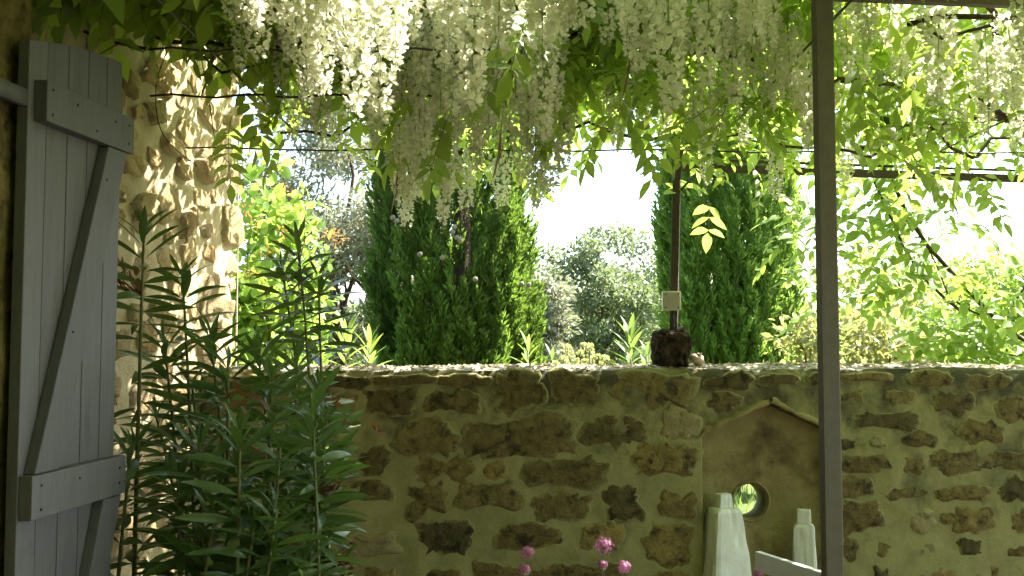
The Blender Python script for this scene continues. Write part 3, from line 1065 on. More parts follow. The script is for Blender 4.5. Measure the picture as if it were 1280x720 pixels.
part('box_lid', me, jbt)

mb = MB()
mb.tube([(jb.x + 0.012, FPY - 0.018, jb.z - 0.044), (jb.x + 0.016, FPY - 0.012, jb.z - 0.09), (jb.x + 0.010, FPY + 0.0, jb.z - 0.16), (jb.x + 0.012, FPY + 0.0, WTOP)], 0.004, 6)
part('cable', mb.mesh('cable', [M_ROD], True), jbt)
for sx in (-1, 1):
    for sz_ in (-1, 1):
        mb = MB(); mb.tube([(jb.x + sx * 0.029, FPY - 0.0440, jb.z + sz_ * 0.031), (jb.x + sx * 0.029, FPY - 0.0465, jb.z + sz_ * 0.031)], 0.003, 8)
        part('screw', mb.mesh('screw', [M_NAIL]), jbt)

# porous rock on the wall
rb = P(842, 458, 4.44)
rz0 = WTOP + 0.004
bm = bmesh.new()
bmesh.ops.create_icosphere(bm, subdivisions=5, radius=1.0)
for v in bm.verts:
    n = v.co.normalized()
    q = Vector([math.copysign(abs(c) ** 0.7, c) for c in n])
    f = 0.86 + 0.20 * noise.noise(n * 1.6 + Vector((3, 1, 8))) + 0.15 * noise.noise(n * 3.6 + Vector((1, 7, 2)))
    c = noise.cell(n * 1.0)
    d = noise.voronoi(n * 2.6 + Vector((5, 5, 5)))[0]
    f -= 0.16 * max(0, 0.42 - d[0])
    f += 0.05 * noise.noise(n * 13)
    v.co = Vector((q.x * 0.104 * f, q.y * 0.098 * f, q.z * 0.112 * f))
mz = min(v.co.z for v in bm.verts)
for v in bm.verts:
    v.co.z = max(v.co.z, mz + 0.012) - mz
me = bpy.data.meshes.new('rock'); bm.to_mesh(me); bm.free(); me.materials.append(M_ROCK)
for p in me.polygons: p.use_smooth = True
o = bpy.data.objects.new('rock', me); COL.objects.link(o)
o.location = (rb.x, 4.3 + KW * rb.x + 0.115, rz0 - 0.008)
o['label'] = 'dark brown pitted rock standing on the garden wall at the post foot'
o['category'] = 'rock'
# shell beside it
mb = MB()
pts, rad = [], []
for i in range(40):
    t = i / 39
    a = t * 4.2 * math.pi
    r_ = 0.026 * (1 - t) ** 1.2
    pts.append((r_ * math.cos(a), r_ * math.sin(a) * 0.9, 0.028 + 0.055 * t ** 0.9)); rad.append(0.024 * (1 - t) ** 1.1 + 0.002)
mb.tube(pts, rad, 8)
me = mb.mesh('sea_shell', [M_SHELL], True)
o = bpy.data.objects.new('sea_shell', me); COL.objects.link(o)
sp = P(868, 440, 4.5)
o.location = (sp.x, 4.3 + KW * sp.x + 0.14, WTOP + 0.012)
o.rotation_euler = (0.5, 0.3, 0.4)
o['label'] = 'small pinkish spiral shell beside the brown rock on the wall'
o['category'] = 'shell'


# bottle-shaped carved blocks on the niche sill
def carved_bottle(name, label, px, ytop, yneck, yshould, w_top, w_bot, wneck, zbase, yin, rot, seed):
    s, _ = wall_sz(px, 640)
    c = wpt(s, yin, zbase)
    dist = c.y
    zt, zn, zs = P(px, ytop, dist).z, P(px, yneck, dist).z, P(px, yshould, dist).z
    t = thing(name, label, 'sculpture', c)
    m = Matrix.Rotation(rot, 3, 'Z')

    def body(levels, sub):
        bm = bmesh.new()
        rows = []
        pts = []
        n = 7
        for k in range(4):
            a0 = math.pi / 4 + k * math.pi / 2
            p0, p1 = Vector((math.cos(a0), math.sin(a0))), Vector((math.cos(a0 + math.pi / 2), math.sin(a0 + math.pi / 2)))
            for j in range(n):
                pts.append(p0.lerp(p1, j / n))
        for (z_, w) in levels:
            r = []
            for p in pts:
                q = Vector((p.x, p.y)) * (w / 2 * 1.414)
                L = max(abs(q.x), abs(q.y)); 
                rr_ = q.length
                lim = w / 2 * 1.33
                if rr_ > lim: q = q * (lim / rr_)
                nz_ = 0.006 * noise.noise(Vector((q.x * 14, q.y * 14, z_ * 9 + seed))) + 0.005 * noise.noise(Vector((q.x * 55, q.y * 55, z_ * 6 + seed)))
                q = q * (1 + nz_ / max(w / 2, 0.01))
                v = m @ Vector((q.x, q.y * 0.8, 0))
                r.append(bm.verts.new((c.x + v.x, c.y + v.y, z_)))
            rows.append(r)
        nn = len(pts)
        for i in range(len(rows) - 1):
            for j in range(nn):
                bm.faces.new([rows[i][j], rows[i][(j + 1) % nn], rows[i + 1][(j + 1) % nn], rows[i + 1][j]])
        bm.faces.new(rows[-1]); bm.faces.new(list(reversed(rows[0])))
        me = bpy.data.meshes.new('b'); bm.to_mesh(me); bm.free()
        me.materials.append(M_WHITE)
        return me
    H = zs - zbase
    lv = [(zbase + 0.001 + H * i / 22, w_bot + (w_top - w_bot) * (max(0, i / 22 - 0.15) / 0.85) ** 1.5) for i in range(23)]
    lv += [(zs + (zn - zs) * 0.5, w_top * 0.97), (zs + (zn - zs) * 0.9, w_top * 0.86), (zn, w_top * 0.74)]
    part('body', body(lv, 0), t)
    lv = [(zn + 0.0005, wneck * 0.98), (zn + (zt - zn) * 0.3, wneck), (zn + (zt - zn) * 0.9, wneck * 0.97), (zt, wneck * 0.9)]
    part('neck', body(lv, 0), t)


carved_bottle('carved_bottle', 'broad whitewashed bottle-shaped block with sloping shoulders in the niche', 905, 617, 634, 645, 0.13, 0.20, 0.068, SILL_Z, 0.0, 0.35, 3)
carved_bottle('carved_bottle', 'slim whitewashed square bottle-shaped block in the niche beside the steel post', 1005, 637, 655, 662, 0.092, 0.106, 0.060, SILL_Z, 0.0, -0.25, 9)

# white wooden chair, only its back rail rises into view
ca_, cb_ = P(947, 702, 3.3), P(1030, 727, 3.0)
ca_.z = cb_.z = 0.5 * (ca_.z + cb_.z)
cd = (cb_ - ca_); cd.z = 0; cd.normalize()
cn = Vector((-cd.y, cd.x, 0))                 # seat side: to the right and away
zc = ca_.z
chr_ = thing('garden_chair', 'white painted wooden slatted garden chair below the niche', 'chair', (ca_.x + cd.x * 0.21 + cn.x * 0.2, ca_.y + cd.y * 0.21 + cn.y * 0.2, 0))
W_ = 0.44
cA = Vector((ca_.x, ca_.y, 0))


def cpt(a, b, z_):
    return cA + cd * a + cn * b + Vector((0, 0, z_))


part('top_rail', bar('top_rail', cpt(0, 0, zc), cpt(W_, 0, zc), 0.022, 0.064, M_CHAIR, 0.004), chr_)
for a in (0.09, W_ - 0.09):
    part('leg', bar('leg', cpt(a, 0.05, 0), cpt(a, 0.0, zc - 0.033), 0.03, 0.03, M_CHAIR, 0.003, up=tuple(cn)), chr_)
    part('leg', bar('leg', cpt(a, 0.42, 0), cpt(a, 0.42, 0.42), 0.03, 0.03, M_CHAIR, 0.003, up=tuple(cn)), chr_)
    part('side_rail', bar('side_rail', cpt(a, 0.055, 0.405), cpt(a, 0.40, 0.405), 0.02, 0.045, M_CHAIR, 0.003), chr_)
for k in range(3):
    part('back_slat', bar('back_slat', cpt(0.108, 0.012 + 0.010 * k, zc - 0.10 - 0.085 * k), cpt(W_ - 0.108, 0.012 + 0.010 * k, zc - 0.10 - 0.085 * k), 0.014, 0.05, M_CHAIR, 0.003), chr_)
for k in range(6):
    b = 0.07 + 0.068 * k
    part('seat_slat', bar('seat_slat', cpt(0.0, b, 0.438), cpt(W_, b, 0.438), 0.055, 0.018, M_CHAIR, 0.003), chr_)

# hanging lantern under the canopy
lp = P(1110, 156, 3.3)
lt = thing('hanging_lantern', 'small hanging lantern with dark teal cap and cream glass among the leaves', 'lantern', (lp.x, lp.y, lp.z - 0.07))
bm = bmesh.new()
bev_box(bm, bxv((lp.x - 0.004, lp.y, lp.z + 0.012), 0.019, 0.019, 0.021), 0.003)
me = bpy.data.meshes.new('cap'); bm.to_mesh(me); bm.free(); me.materials.append(M_TEAL)
part('cap', me, lt)
mb = MB()
prof = [(0.016, -0.010), (0.027, -0.016), (0.032, -0.032), (0.031, -0.046), (0.024, -0.060), (0.010, -0.068)]
mb.tube([(lp.x, lp.y, lp.z + z_) for r_, z_ in prof], [r_ for r_, z_ in prof], 16)
part('glass_globe', mb.mesh('glass_globe', [M_GLASS], True), lt)
mb = MB()
mb.tube([(lp.x, lp.y, lp.z + 0.03), (lp.x + 0.003, lp.y, lp.z + 0.16)], 0.002, 5)
part('wire', mb.mesh('wire', [M_ROD]), lt)


# ------------------------------------------------------------------ leaf shapes
def blade(L=1.0, W=0.3, n=5, droop=0.2, fold=0.15, peak=0.45, tip=1.0):
    """Leaf along +Y, normal +Z. Returns V, quads, tris."""
    V = []
    for i in range(n + 1):
        t = i / n
        w = W / 2 * (math.sin(math.pi * min(1, t ** (math.log(0.5) / math.log(peak)))) ** 0.8) if 0 < t < 1 else 0
        y = L * t
        z = -droop * t * t
        V.append((0, y, z))
        if 0 < i < n:
            V.append((-w, y, z + fold * w))
            V.append((w, y, z + fold * w))
    Q, T = [], []
    # indices: row i: 0 -> v0 ; i in 1..n-1 -> 1+3(i-1).. ; n -> last
    def r(i):
        return 1 + 3 * (i - 1)
    T += [[0, r(1), r(1) + 1], [0, r(1) + 2, r(1)]]
    for i in range(1, n - 1):
        a, b = r(i), r(i + 1)
        Q += [[a, b, b + 1, a + 1], [a, a + 2, b + 2, b]]
    a = r(n - 1); e = len(V) - 1
    T += [[a, e, a + 1], [a, a + 2, e]]
    return arr(V), np.array(Q).reshape(-1, 4), np.array(T)


def euler_np(rx, ry, rz_):
    return arr(Matrix.Rotation(rz_, 3, 'Z') @ Matrix.Rotation(ry, 3, 'Y') @ Matrix.Rotation(rx, 3, 'X'))


def pinnate(npairs, L, ll, lw, seed, droop=0.35, seg=3):
    """Compound leaf along +Y: rachis plus paired leaflets and one at the tip (unit metres)."""
    rr = random.Random(seed)
    mb = MB()
    rach = lambda t: (0.06 * L * math.sin(t * 2.0), L * t * (1 - 0.10 * t), -droop * L * t * t)
    mb.tube([rach(t) for t in (0, .35, .7, 1)], [0.0016, 0.0013, 0.001, 0.0008], 3, m=1, cap=False)
    for k in range(npairs):
        t = 0.25 + 0.68 * k / max(1, npairs - 1)
        for sd in (-1, 1):
            l = ll * rr.uniform(0.85, 1.1) * (0.75 + 0.5 * math.sin(math.pi * (0.2 + 0.7 * t)) * 0.6)
            V, Q, T = blade(l, lw * rr.uniform(0.85, 1.1), seg, 0.18 * l, 0.25, 0.42)
            Rm = euler_np(rr.uniform(-0.5, 0.1), rr.uniform(-0.35, 0.35), -sd * rr.uniform(0.85, 1.2))
            mb.add(V @ Rm.T + arr(rach(t)), Q, T)
    V, Q, T = blade(ll * 1.1, lw, seg, 0.2 * ll, 0.2, 0.42)
    mb.add(V @ euler_np(-0.5, 0, 0).T + arr(rach(1.0)), Q, T)
    return mb


def mb_arrays(mb, m=None):
    V = np.concatenate(mb.V)
    Q = np.concatenate(mb.Q) if mb.Q else np.zeros((0, 4), int)
    T = np.concatenate(mb.T) if mb.T else np.zeros((0, 3), int)
    qm = np.concatenate(mb.qm) if mb.qm else np.zeros(0, int)
    tm = np.concatenate(mb.tm) if mb.tm else np.zeros(0, int)
    return V, Q, T, qm, tm


def bake(name, mbs, Ms, which, mats, smooth=False):
    """Join copies: mbs list of MB variants, Ms (k,4,4), which (k,) variant index."""
    VV, QQ, TT, qm, tm, n = [], [], [], [], [], 0
    for vi, mb in enumerate(mbs):
        sel = Ms[which == vi]
        if not len(sel): continue
        V, Q, T, a, b = mb_arrays(mb)
        o, (fq, ft) = instances(V, [Q, T], sel)
        VV.append(o); QQ.append(fq + n); TT.append(ft + n); n += len(o)
        qm.append(np.tile(a, len(sel))); tm.append(np.tile(b, len(sel)))
    Q, T = np.concatenate(QQ), np.concatenate(TT)
    return make_mesh(name, np.concatenate(VV), [Q, T], mats, np.concatenate([np.concatenate(qm)[:len(Q)], np.concatenate(tm)[:len(T)]]), smooth)


def as_objects(name, meshes, Ms, which, parent):
    pinv = Matrix.Translation(parent.location).inverted()
    out = []
    for M, w in zip(Ms, which):
        o = bpy.data.objects.new(name, meshes[w])
        COL.objects.link(o)
        o.parent = parent
        o.matrix_parent_inverse = pinv
        o.matrix_basis = Matrix(M.tolist())
        out.append(o)
    return out


def project(p):
    p = np.asarray(p, dtype=float) - arr(EYE)
    f = p[..., 1] * _c + p[..., 2] * _s
    u = -p[..., 1] * _s + p[..., 2] * _c
    return 640 + FPX * p[..., 0] / f, 360 - FPX * u / f


# ------------------------------------------------------------------ wisteria over the pergola
wi = thing('wisteria_vine', 'white flowering wisteria covering the pergola with long hanging blossom clusters', 'vine', (3.1, 4.1, 0))
# woody trunk and canes
def wander(a, b, n, amp, seed):
    a, b = Vector(a), Vector(b)
    o = Vector((seed * 7.1, seed * 3.3, seed * 1.7))
    return [a.lerp(b, i / n) + Vector([amp * noise.noise(o + Vector((i * 0.37, 0, k * 9.0))) * min(1, min(i, n - i) / 2) for k in range(3)]) for i in range(n + 1)]


mb = MB()
mb.tube(wander((3.1, 4.1, 0), (2.9, 4.0, 1.3), 8, 0.06, 1) + wander((2.9, 4.0, 1.32), (2.7, 3.8, 2.45), 8, 0.07, 2), [0.06] * 9 + list(np.linspace(0.055, 0.035, 9)), 8)
part('trunk', mb.mesh('trunk', [M_VINE], True), wi)
canes = [((2.7, 3.8, 2.45), (0.9, 3.3, 2.52), .016), ((0.9, 3.3, 2.52), (-1.1, 3.0, 2.5), .011), ((2.7, 3.8, 2.45), (1.2, 2.5, 2.5), .014), ((1.2, 2.5, 2.5), (-0.8, 2.2, 2.5), .010),
         ((2.7, 3.8, 2.45), (0.8, 4.35, 2.48), .013), ((0.8, 4.35, 2.48), (-1.0, 4.1, 2.45), .009), ((2.6, 2.75, 2.47), (1.1, 2.62, 2.43), .011), ((2.5, 2.7, 2.49), (1.15, 2.66, 2.45), .007),
         ((2.7, 3.8, 2.45), (2.2, 1.2, 2.55), .013), ((-1.45, 3.2, 2.6), (-0.4, 3.2, 2.42), .006), ((1.2, 2.5, 2.5), (0.4, 0.8, 2.55), .010), ((2.2, 4.2, 2.45), (1.0, 3.6, 2.3), .008)]
for i, (a, b, r_) in enumerate(canes):
    mb = MB()
    mb.tube(wander(a, b, 16, 0.16, 5 + i), list(np.linspace(r_, r_ * 0.7, 17)), 6)
    part('cane', mb.mesh('cane', [M_VINE], True), wi)
# thin tendrils hanging against the house wall and the far gap
tend = [[(250, 62, 3.4), (262, 130, 3.5), (275, 190, 3.7), (320, 232, 3.9)], [(210, 60, 3.3), (195, 110, 3.35), (205, 170, 3.45), (255, 215, 3.6)], [(165, 60, 3.0), (150, 55, 2.9), (120, 70, 2.8)],
        [(480, 150, 3.9), (500, 165, 3.9), (497, 215, 3.9), (500, 245, 3.9)], [(330, 160, 3.2), (360, 135, 3.2), (400, 150, 3.3)], [(632, 150, 3.6), (628, 185, 3.6), (622, 205, 3.6)]]
for t in tend:
    mb = MB()
    q = [P(*v) for v in t]
    q = [q[0] * 2 - q[1]] + q + [q[-1] * 2 - q[-2]]
    sm = []
    for i in range(1, len(q) - 2):
        for k in range(6):
            u = k / 6
            sm.append(0.5 * ((2 * q[i]) + (q[i + 1] - q[i - 1]) * u + (2 * q[i - 1] - 5 * q[i] + 4 * q[i + 1] - q[i + 2]) * u * u + (3 * q[i] - q[i - 1] - 3 * q[i + 1] + q[i + 2]) * u ** 3))
    mb.tube(sm, 0.0018, 5)
    part('tendril', mb.mesh('tendril', [M_VINE], True), wi)


def floret(mb, pos, out, s, rr, bud=False):
    """One pea flower hanging from a pedicel: banner, two wings, keel."""
    pos = arr(pos); out = norm(arr(out)); up = arr([0, 0, 1.0])
    x = norm(np.cross(out, up)); u = np.cross(x, out)
    B = np.stack([x, out, u], 1)
    tilt = rr.uniform(-0.5, 0.3)
    Rm = B @ euler_np(tilt, rr.uniform(-0.5, 0.5), rr.uniform(-0.4, 0.4))
    if bud:
        V = arr([[0, 0, 0], [.28, .5, .1], [-.28, .5, .1], [0, .5, -.3], [0, 1.2, -.1]]) * s * 0.62
        mb.add(V @ Rm.T + pos, None, [[0, 1, 2], [0, 3, 1], [0, 2, 3], [4, 2, 1], [4, 1, 3], [4, 3, 2]], m=1)
        return
    # banner petal: cupped, standing up
    V, Q = [], []
    for i in range(3):
        for j in range(3):
            a = (j - 1) * 0.62; h = i / 2
            w = (0.25, 0.62, 0.42)[i]
            V.append((w * math.sin(a) * 1.5, 0.10 + 0.42 * h - 0.22 * abs(math.sin(a)) * (0.4 + h) * -1 - 0.25 * h * h, 0.05 + 0.85 * h))
    for i in range(2):
        for j in range(2):
            k = i * 3 + j
            Q.append([k, k + 1, k + 4, k + 3])
    mb.add(arr(V) * s @ Rm.T + pos, Q)
    # wings and keel
    for sd in (-1, 1):
        Vw = arr([[0, .05, .05], [sd * .30, .45, .20], [sd * .22, .98, .12], [sd * .04, .80, -.16]]) * s
        mb.add(Vw @ Rm.T + pos, [[0, 1, 2, 3]])
    Vk = arr([[0, 0, 0], [.10, .5, -.28], [0, .85, -.1], [-.10, .5, -.28]]) * s
    mb.add(Vk @ Rm.T + pos, [[0, 1, 2, 3]])


def raceme(L, wid, nfl, seed, opened=0.9, fs=0.0215):
    rr = random.Random(seed)
    mb = MB()
    bend = rr.uniform(-0.05, 0.05) * L
    ax = lambda t: arr([bend * t * t, bend * 0.5 * math.sin(t * 3), -L * t])
    mb.tube([ax(t) for t in np.linspace(0, 1, 6)], [0.0022, 0.002, 0.0017, 0.0014, 0.001, 0.0006], 4, m=2, cap=False)
    for k in range(nfl):
        t = 0.10 + 0.90 * (k + rr.random()) / nfl
        a = k * 2.399 + rr.uniform(-0.3, 0.3)
        w = wid * (1 - 0.78 * t ** 1.5) * rr.uniform(0.75, 1.1) * (0.55 + 0.45 * min(1, t / 0.12))
        d = arr([math.cos(a), math.sin(a), rr.uniform(-0.45, 0.15)])
        p0 = ax(t); p1 = p0 + norm(d) * w * 0.62
        e = norm(arr([-d[1], d[0], 0])) * 0.0006
        mb.add([p0 - e, p0 + e, p1 + e, p1 - e], [[0, 1, 2, 3]], m=2)
        bud = t > opened + rr.uniform(-0.04, 0.04)
        floret(mb, p1, d, fs * (1.05 - 0.35 * t) * rr.uniform(0.85, 1.15) * (0.8 if bud else 1), rr, bud)
    return mb


RAC = [raceme(0.34, 0.064, 104, 1), raceme(0.29, 0.060, 92, 2), raceme(0.38, 0.058, 112, 3), raceme(0.24, 0.056, 76, 4, 0.95), raceme(0.31, 0.052, 84, 5, 0.82), raceme(0.27, 0.045, 66, 6, 0.97, 0.020)]
RL = [0.34, 0.29, 0.38, 0.24, 0.31, 0.27]
RM = [m.mesh('raceme', [M_PETAL, M_BUD, M_RACH]) for m in RAC]
# (px of tip, py of tip, depth)
TIPS = [(300, 60, 2.0), (325, 78, 2.05), (380, 130, 2.2), (402, 122, 2.25), (392, 62, 1.95), (445, 158, 2.1), (470, 166, 2.2), (486, 92, 2.05), (460, 62, 1.95), (515, 62, 2.3), (542, 34, 2.3),
        (432, 100, 2.15), (415, 40, 2.0), (372, 60, 2.1), (345, 30, 2.1), (290, 30, 2.1), (312, 40, 2.0),
        (505, 278, 3.9), (514, 252, 3.8), (529, 242, 4.0), (555, 276, 3.75), (563, 240, 3.6), (583, 266, 3.9), (546, 215, 3.5), (600, 205, 3.4), (626, 263, 4.0), (493, 235, 3.8),
        (650, 236, 3.4), (670, 250, 3.3), (688, 238, 3.3), (706, 218, 3.2), (660, 190, 3.0), (640, 165, 2.9), (683, 180, 3.0), (697, 150, 2.8), (655, 120, 2.6), (620, 110, 2.6), (590, 130, 2.8), (575, 170, 3.1),
        (640, 60, 2.4), (670, 75, 2.4), (690, 50, 2.3), (612, 50, 2.4), (565, 60, 2.5), (530, 110, 2.7), (545, 150, 3.0), (520, 140, 2.9), (500, 120, 2.9),
        (800, 92, 2.5), (822, 90, 2.5), (838, 66, 2.4), (852, 92, 2.6), (875, 96, 2.6), (900, 76, 2.6), (926, 62, 2.7), (790, 50, 2.4), (762, 60, 2.7), (785, 165, 3.5), (775, 190, 3.9), (758, 170, 3.7), (805, 180, 3.9),
        (884, 226, 4.0), (880, 190, 3.6), (832, 185, 3.9), (935, 192, 3.8), (950, 175, 3.7), (972, 242, 3.75), (970, 130, 2.9), (986, 112, 2.8), (1000, 140, 3.0), (958, 64, 2.3), (965, 150, 3.2), (942, 110, 2.9),
        (1080, 112, 3.0), (1062, 180, 3.6), (1130, 105, 2.9), (1142, 112, 2.9), (1060, 222, 4.0), (1150, 182, 3.6), (1202, 190, 3.7), (1212, 150, 3.3), (1246, 104, 3.0), (1270, 190, 3.8), (1100, 196, 3.8), (1180, 70, 2.7), (1110, 60, 2.7), (1060, 90, 2.8), (1232, 170, 3.5), (1085, 60, 2.6),
        (345, 150, 3.3), (352, 112, 3.0), (405, 176, 3.6), (388, 160, 3.4), (330, 165, 3.6), (366, 180, 3.8), (420, 182, 3.9)]
Ms, wh = [], []
rr = random.Random(5)
for (px, py, d) in TIPS:
    w = rr.randrange(6)
    tip = P(px, py + (12 if d > 3.2 and py > 200 else 0), d)
    top = min(max(tip.z + RL[w], 2.36), 2.62)
    sc = (top - tip.z) / RL[w]
    sc = min(max(sc, 0.8), 1.3)
    m = Matrix.Translation((tip.x, tip.y, tip.z + RL[w] * sc)) @ Matrix.Rotation(rr.uniform(0, 6.28), 4, 'Z') @ Matrix.Rotation(rr.uniform(-0.05, 0.05), 4, 'X') @ Matrix.Diagonal((min(sc, 1.08) * rr.uniform(.9, 1.1), min(sc, 1.08) * rr.uniform(.9, 1.1), sc, 1))
    Ms.append(arr(m)); wh.append(w)
ENV = [(240, 60), (280, 75), (340, 150), (420, 175), (490, 235), (500, 255), (600, 240), (700, 235), (716, 120), (735, 110), (760, 170), (830, 180), (870, 200), (1000, 190), (1280, 195), (1400, 195)]
ex, ey = [e[0] for e in ENV], [e[1] for e in ENV]
tries = 0
while len(Ms) < 158 and tries < 20000:
    tries += 1
    x, y = rr.uniform(-1.1, 2.6), rr.uniform(1.55, 4.25)
    w = rr.randrange(6); sc = rr.uniform(0.8, 1.1)
    ztop = rr.uniform(2.38, 2.55)
    px, py = project((x, y, ztop - RL[w] * sc))
    if not (250 < px < 1400) or py > np.interp(px, ex, ey) or py < -40: continue
    if y < 2.6 and 975 < px < 1090: continue
    if px < 360 and rr.random() < 0.5: continue
    if 715 < px < 780 and rr.random() < 0.6: continue
    if px > 1040 and rr.random() < 0.6: continue
    if 790 < px < 970 and rr.random() < 0.5: continue
    m = Matrix.Translation((x, y, ztop)) @ Matrix.Rotation(rr.uniform(0, 6.28), 4, 'Z') @ Matrix.Rotation(rr.uniform(-0.06, 0.06), 4, 'X') @ Matrix.Diagonal((sc, sc, sc, 1))
    Ms.append(arr(m)); wh.append(w)
as_objects('raceme', RM, Ms, wh, wi)

# leaves
WL = [pinnate(5, 0.20, 0.062, 0.027, 1), pinnate(6, 0.25, 0.066, 0.028, 2, 0.5), pinnate(5, 0.22, 0.075, 0.034, 3, 0.25), pinnate(4, 0.17, 0.060, 0.026, 4, 0.6)]
WLM = [m.mesh('leaf', [M_WLEAF, M_STEM]) for m in WL]
def canopy(k, x0, x1, y0, y1, z0, z1, seed):
    g = np.random.default_rng(seed)
    pos = np.stack([g.uniform(x0, x1, k), g.uniform(y0, y1, k), z0 + (z1 - z0) * g.beta(1.3, 1.6, k)], 1)
    a = g.uniform(0, 6.28, k)
    yd = np.stack([np.cos(a), np.sin(a), g.uniform(-0.9, 0.25, k)], 1)
    zd = np.stack([g.normal(0, .5, k), g.normal(0, .5, k), np.ones(k)], 1)
    return frames(pos, yd, zd, g.uniform(0.8, 1.25, k))


def dens(p):
    return 0.5 + 0.9 * noise.noise(Vector((p[0] * 1.5, p[1] * 1.5, 0.3)))


def beyond_edge(p):
    """far edge of the canopy: it thins out past the far beam"""
    far = 4.75 + 0.12 * p[0] + 0.35 * noise.noise(Vector((p[0] * 2.2, 1.5, 0)))
    if p[0] < 0.15: far = 4.12 + 0.3 * noise.noise(Vector((p[0] * 3, 7.5, 0)))
    if p[0] < -0.8: far = 4.34
    if p[0] < 0.5 and far < p[1] < far + 0.5 and random.random() < 0.40: return False
    return p[1] > far


def in_gap(p):
    q = Vector(p) - Vector((-0.42, 2.12, 2.2))
    return (q - sdir * q.dot(sdir)).length < 0.40 and q.z > 0.2


M1 = canopy(3200, -2.0, 4.4, -0.5, 5.2, 2.52, 3.0, 3)
keep = np.array([(not beyond_edge(m[:3, 3])) and not in_gap(m[:3, 3]) and (random.random() < 0.62 + 0.6 * noise.noise(Vector((m[0, 3] * 1.5, m[1, 3] * 1.5, 0.3)))) for m in M1])
M1 = M1[keep]
# keep the far gap clear of low leaves
px, py = project(M1[:, :3, 3])
low = (py > np.interp(px, [0, 290, 340, 420, 700, 730, 840, 900, 1000, 1280], [-110, 10, 90, 120, 120, 140, 150, 175, 190, 195])) | ((M1[:, 1, 3] < 2.8) & (px > 960) & (px < 1110) & (M1[:, 2, 3] < 2.6)) | ((px > 700) & (px < 835) & (py > 165) & (M1[:, 1, 3] > 3))
M1 = M1[~low]
# shoots hanging low in front: (px, py, depth, count, spread)
HANG = [(745, 50, 2.8, 5, .10), (755, 85, 3.0, 5, .10), (735, 120, 3.3, 4, .10), (850, 105, 3.2, 6, .10), (860, 145, 3.6, 5, .09), (930, 115, 3.2, 6, .11), (925, 135, 3.6, 4, .10),
        (190, -35, 2.7, 4, .08), (250, 0, 2.9, 4, .10), (285, 40, 3.1, 4, .07), (270, -10, 2.7, 4, .12), 
        (1110, 132, 3.2, 7, .08), (1120, 70, 3.0, 5, .15), (1200, 90, 3.2, 7, .2), (1250, 120, 3.4, 7, .2), (1265, 40, 2.8, 8, .15), (1180, 150, 3.8, 6, .2), (1080, 120, 3.6, 5, .2), (1260, 170, 4.1, 5, .15),
        (560, 90, 2.8, 3, .10), (510, 150, 3.8, 4, .08), (500, 185, 3.9, 3, .05), (480, 165, 3.8, 3, .1), (330, 100, 3.3, 3, .12), (360, 70, 3.0, 3, .12), (410, 150, 3.7, 3, .12), (835, 195, 4.3, 2, .05),
        (640, 205, 4.2, 2, .03), (720, 30, 2.6, 5, .12), (960, 160, 3.6, 4, .10), (1000, 180, 4.2, 6, .15), (1150, 60, 2.9, 8, .18), (1060, 60, 3.1, 5, .12)]
hm = []
g = np.random.default_rng(77)
for (px, py, d, n, sp_) in HANG:
    c = P(px, py, d)
    for _ in range(n):
        p = arr(c) + g.normal(0, 1, 3) * sp_ * arr([1, 1, 0.55])
        a = g.uniform(0, 6.28)
        hm.append(frames([p], [[math.cos(a), math.sin(a), g.uniform(-1.3, 0.1)]], [[g.normal(0, .4), -0.5 + g.normal(0, .4), 1]], [g.uniform(.85, 1.2)])[0])
hm = np.array(hm)
whm = g.integers(0, 4, len(hm))
pxh, pyh = project(hm[:, :3, 3])
ok_ = ~((hm[:, 1, 3] < 2.75) & (pxh > 960) & (pxh < 1110))
hm, whm = hm[ok_], whm[ok_]
n_ind = min(300, len(hm))
order = np.argsort(hm[:, 1, 3])
as_objects('leaf', WLM, hm[order[:n_ind]], whm[order[:n_ind]], wi)
Mr = np.concatenate([M1, hm[order[n_ind:]]])
part('foliage', bake('foliage', WL, Mr, g.integers(0, 4, len(Mr)), [M_WLEAF, M_STEM]), wi, kind='stuff')
# thick upper layers of the canopy, cheaper leaves
UL = [pinnate(5, 0.25, 0.075, 0.037, 21, 0.3, 2), pinnate(5, 0.23, 0.080, 0.039, 22, 0.5, 2)]
M2 = np.concatenate([canopy(14500, -2.6, 5.6, -2.9, 5.2, 2.62, 3.35, 5), canopy(3300, -1.4, 1.2, 2.2, 3.85, 2.75, 3.35, 6)])
M2[:, :3, :3] *= 1.15
px, py = project(M2[:, :3, 3])
M2 = M2[~((M2[:, 1, 3] > 1) & (px < 345) & (py > np.interp(px, [0, 290, 345], [-70, -20, 40])))]
keep = np.array([(not beyond_edge(m[:3, 3])) and (random.random() < (0.92 if m[0, 3] < 0.4 or m[1, 3] < 2.2 else (0.54 if m[0, 3] < 1.1 else 0.42)) + 0.5 * noise.noise(Vector((m[0, 3] * 1.1, m[1, 3] * 1.1, 2.3)))) and not in_gap(m[:3, 3]) for m in M2])
M2 = M2[keep]
part('foliage', bake('foliage', UL, M2, g.integers(0, 2, len(M2)), [M_WLEAF, M_STEM]), wi, kind='stuff')

# dry seed pods
def pod():
    mb = MB()
    V, Q, T = blade(0.15, 0.022, 7, 0.01, 0.5, 0.6)
    ang = np.linspace(0, 2.4, 1)
    W = V.copy()
    tw = V[:, 1] / 0.15 * 1.8
    W[:, 0] = V[:, 0] * np.cos(tw) - V[:, 2] * np.sin(tw)
    W[:, 2] = V[:, 0] * np.sin(tw) + V[:, 2] * np.cos(tw)
    mb.add(W, Q, T)
    mb.tube([(0, -0.10, 0), (0, 0, 0)], 0.0012, 4)
    return mb.mesh('seed_pod', [M_POD])


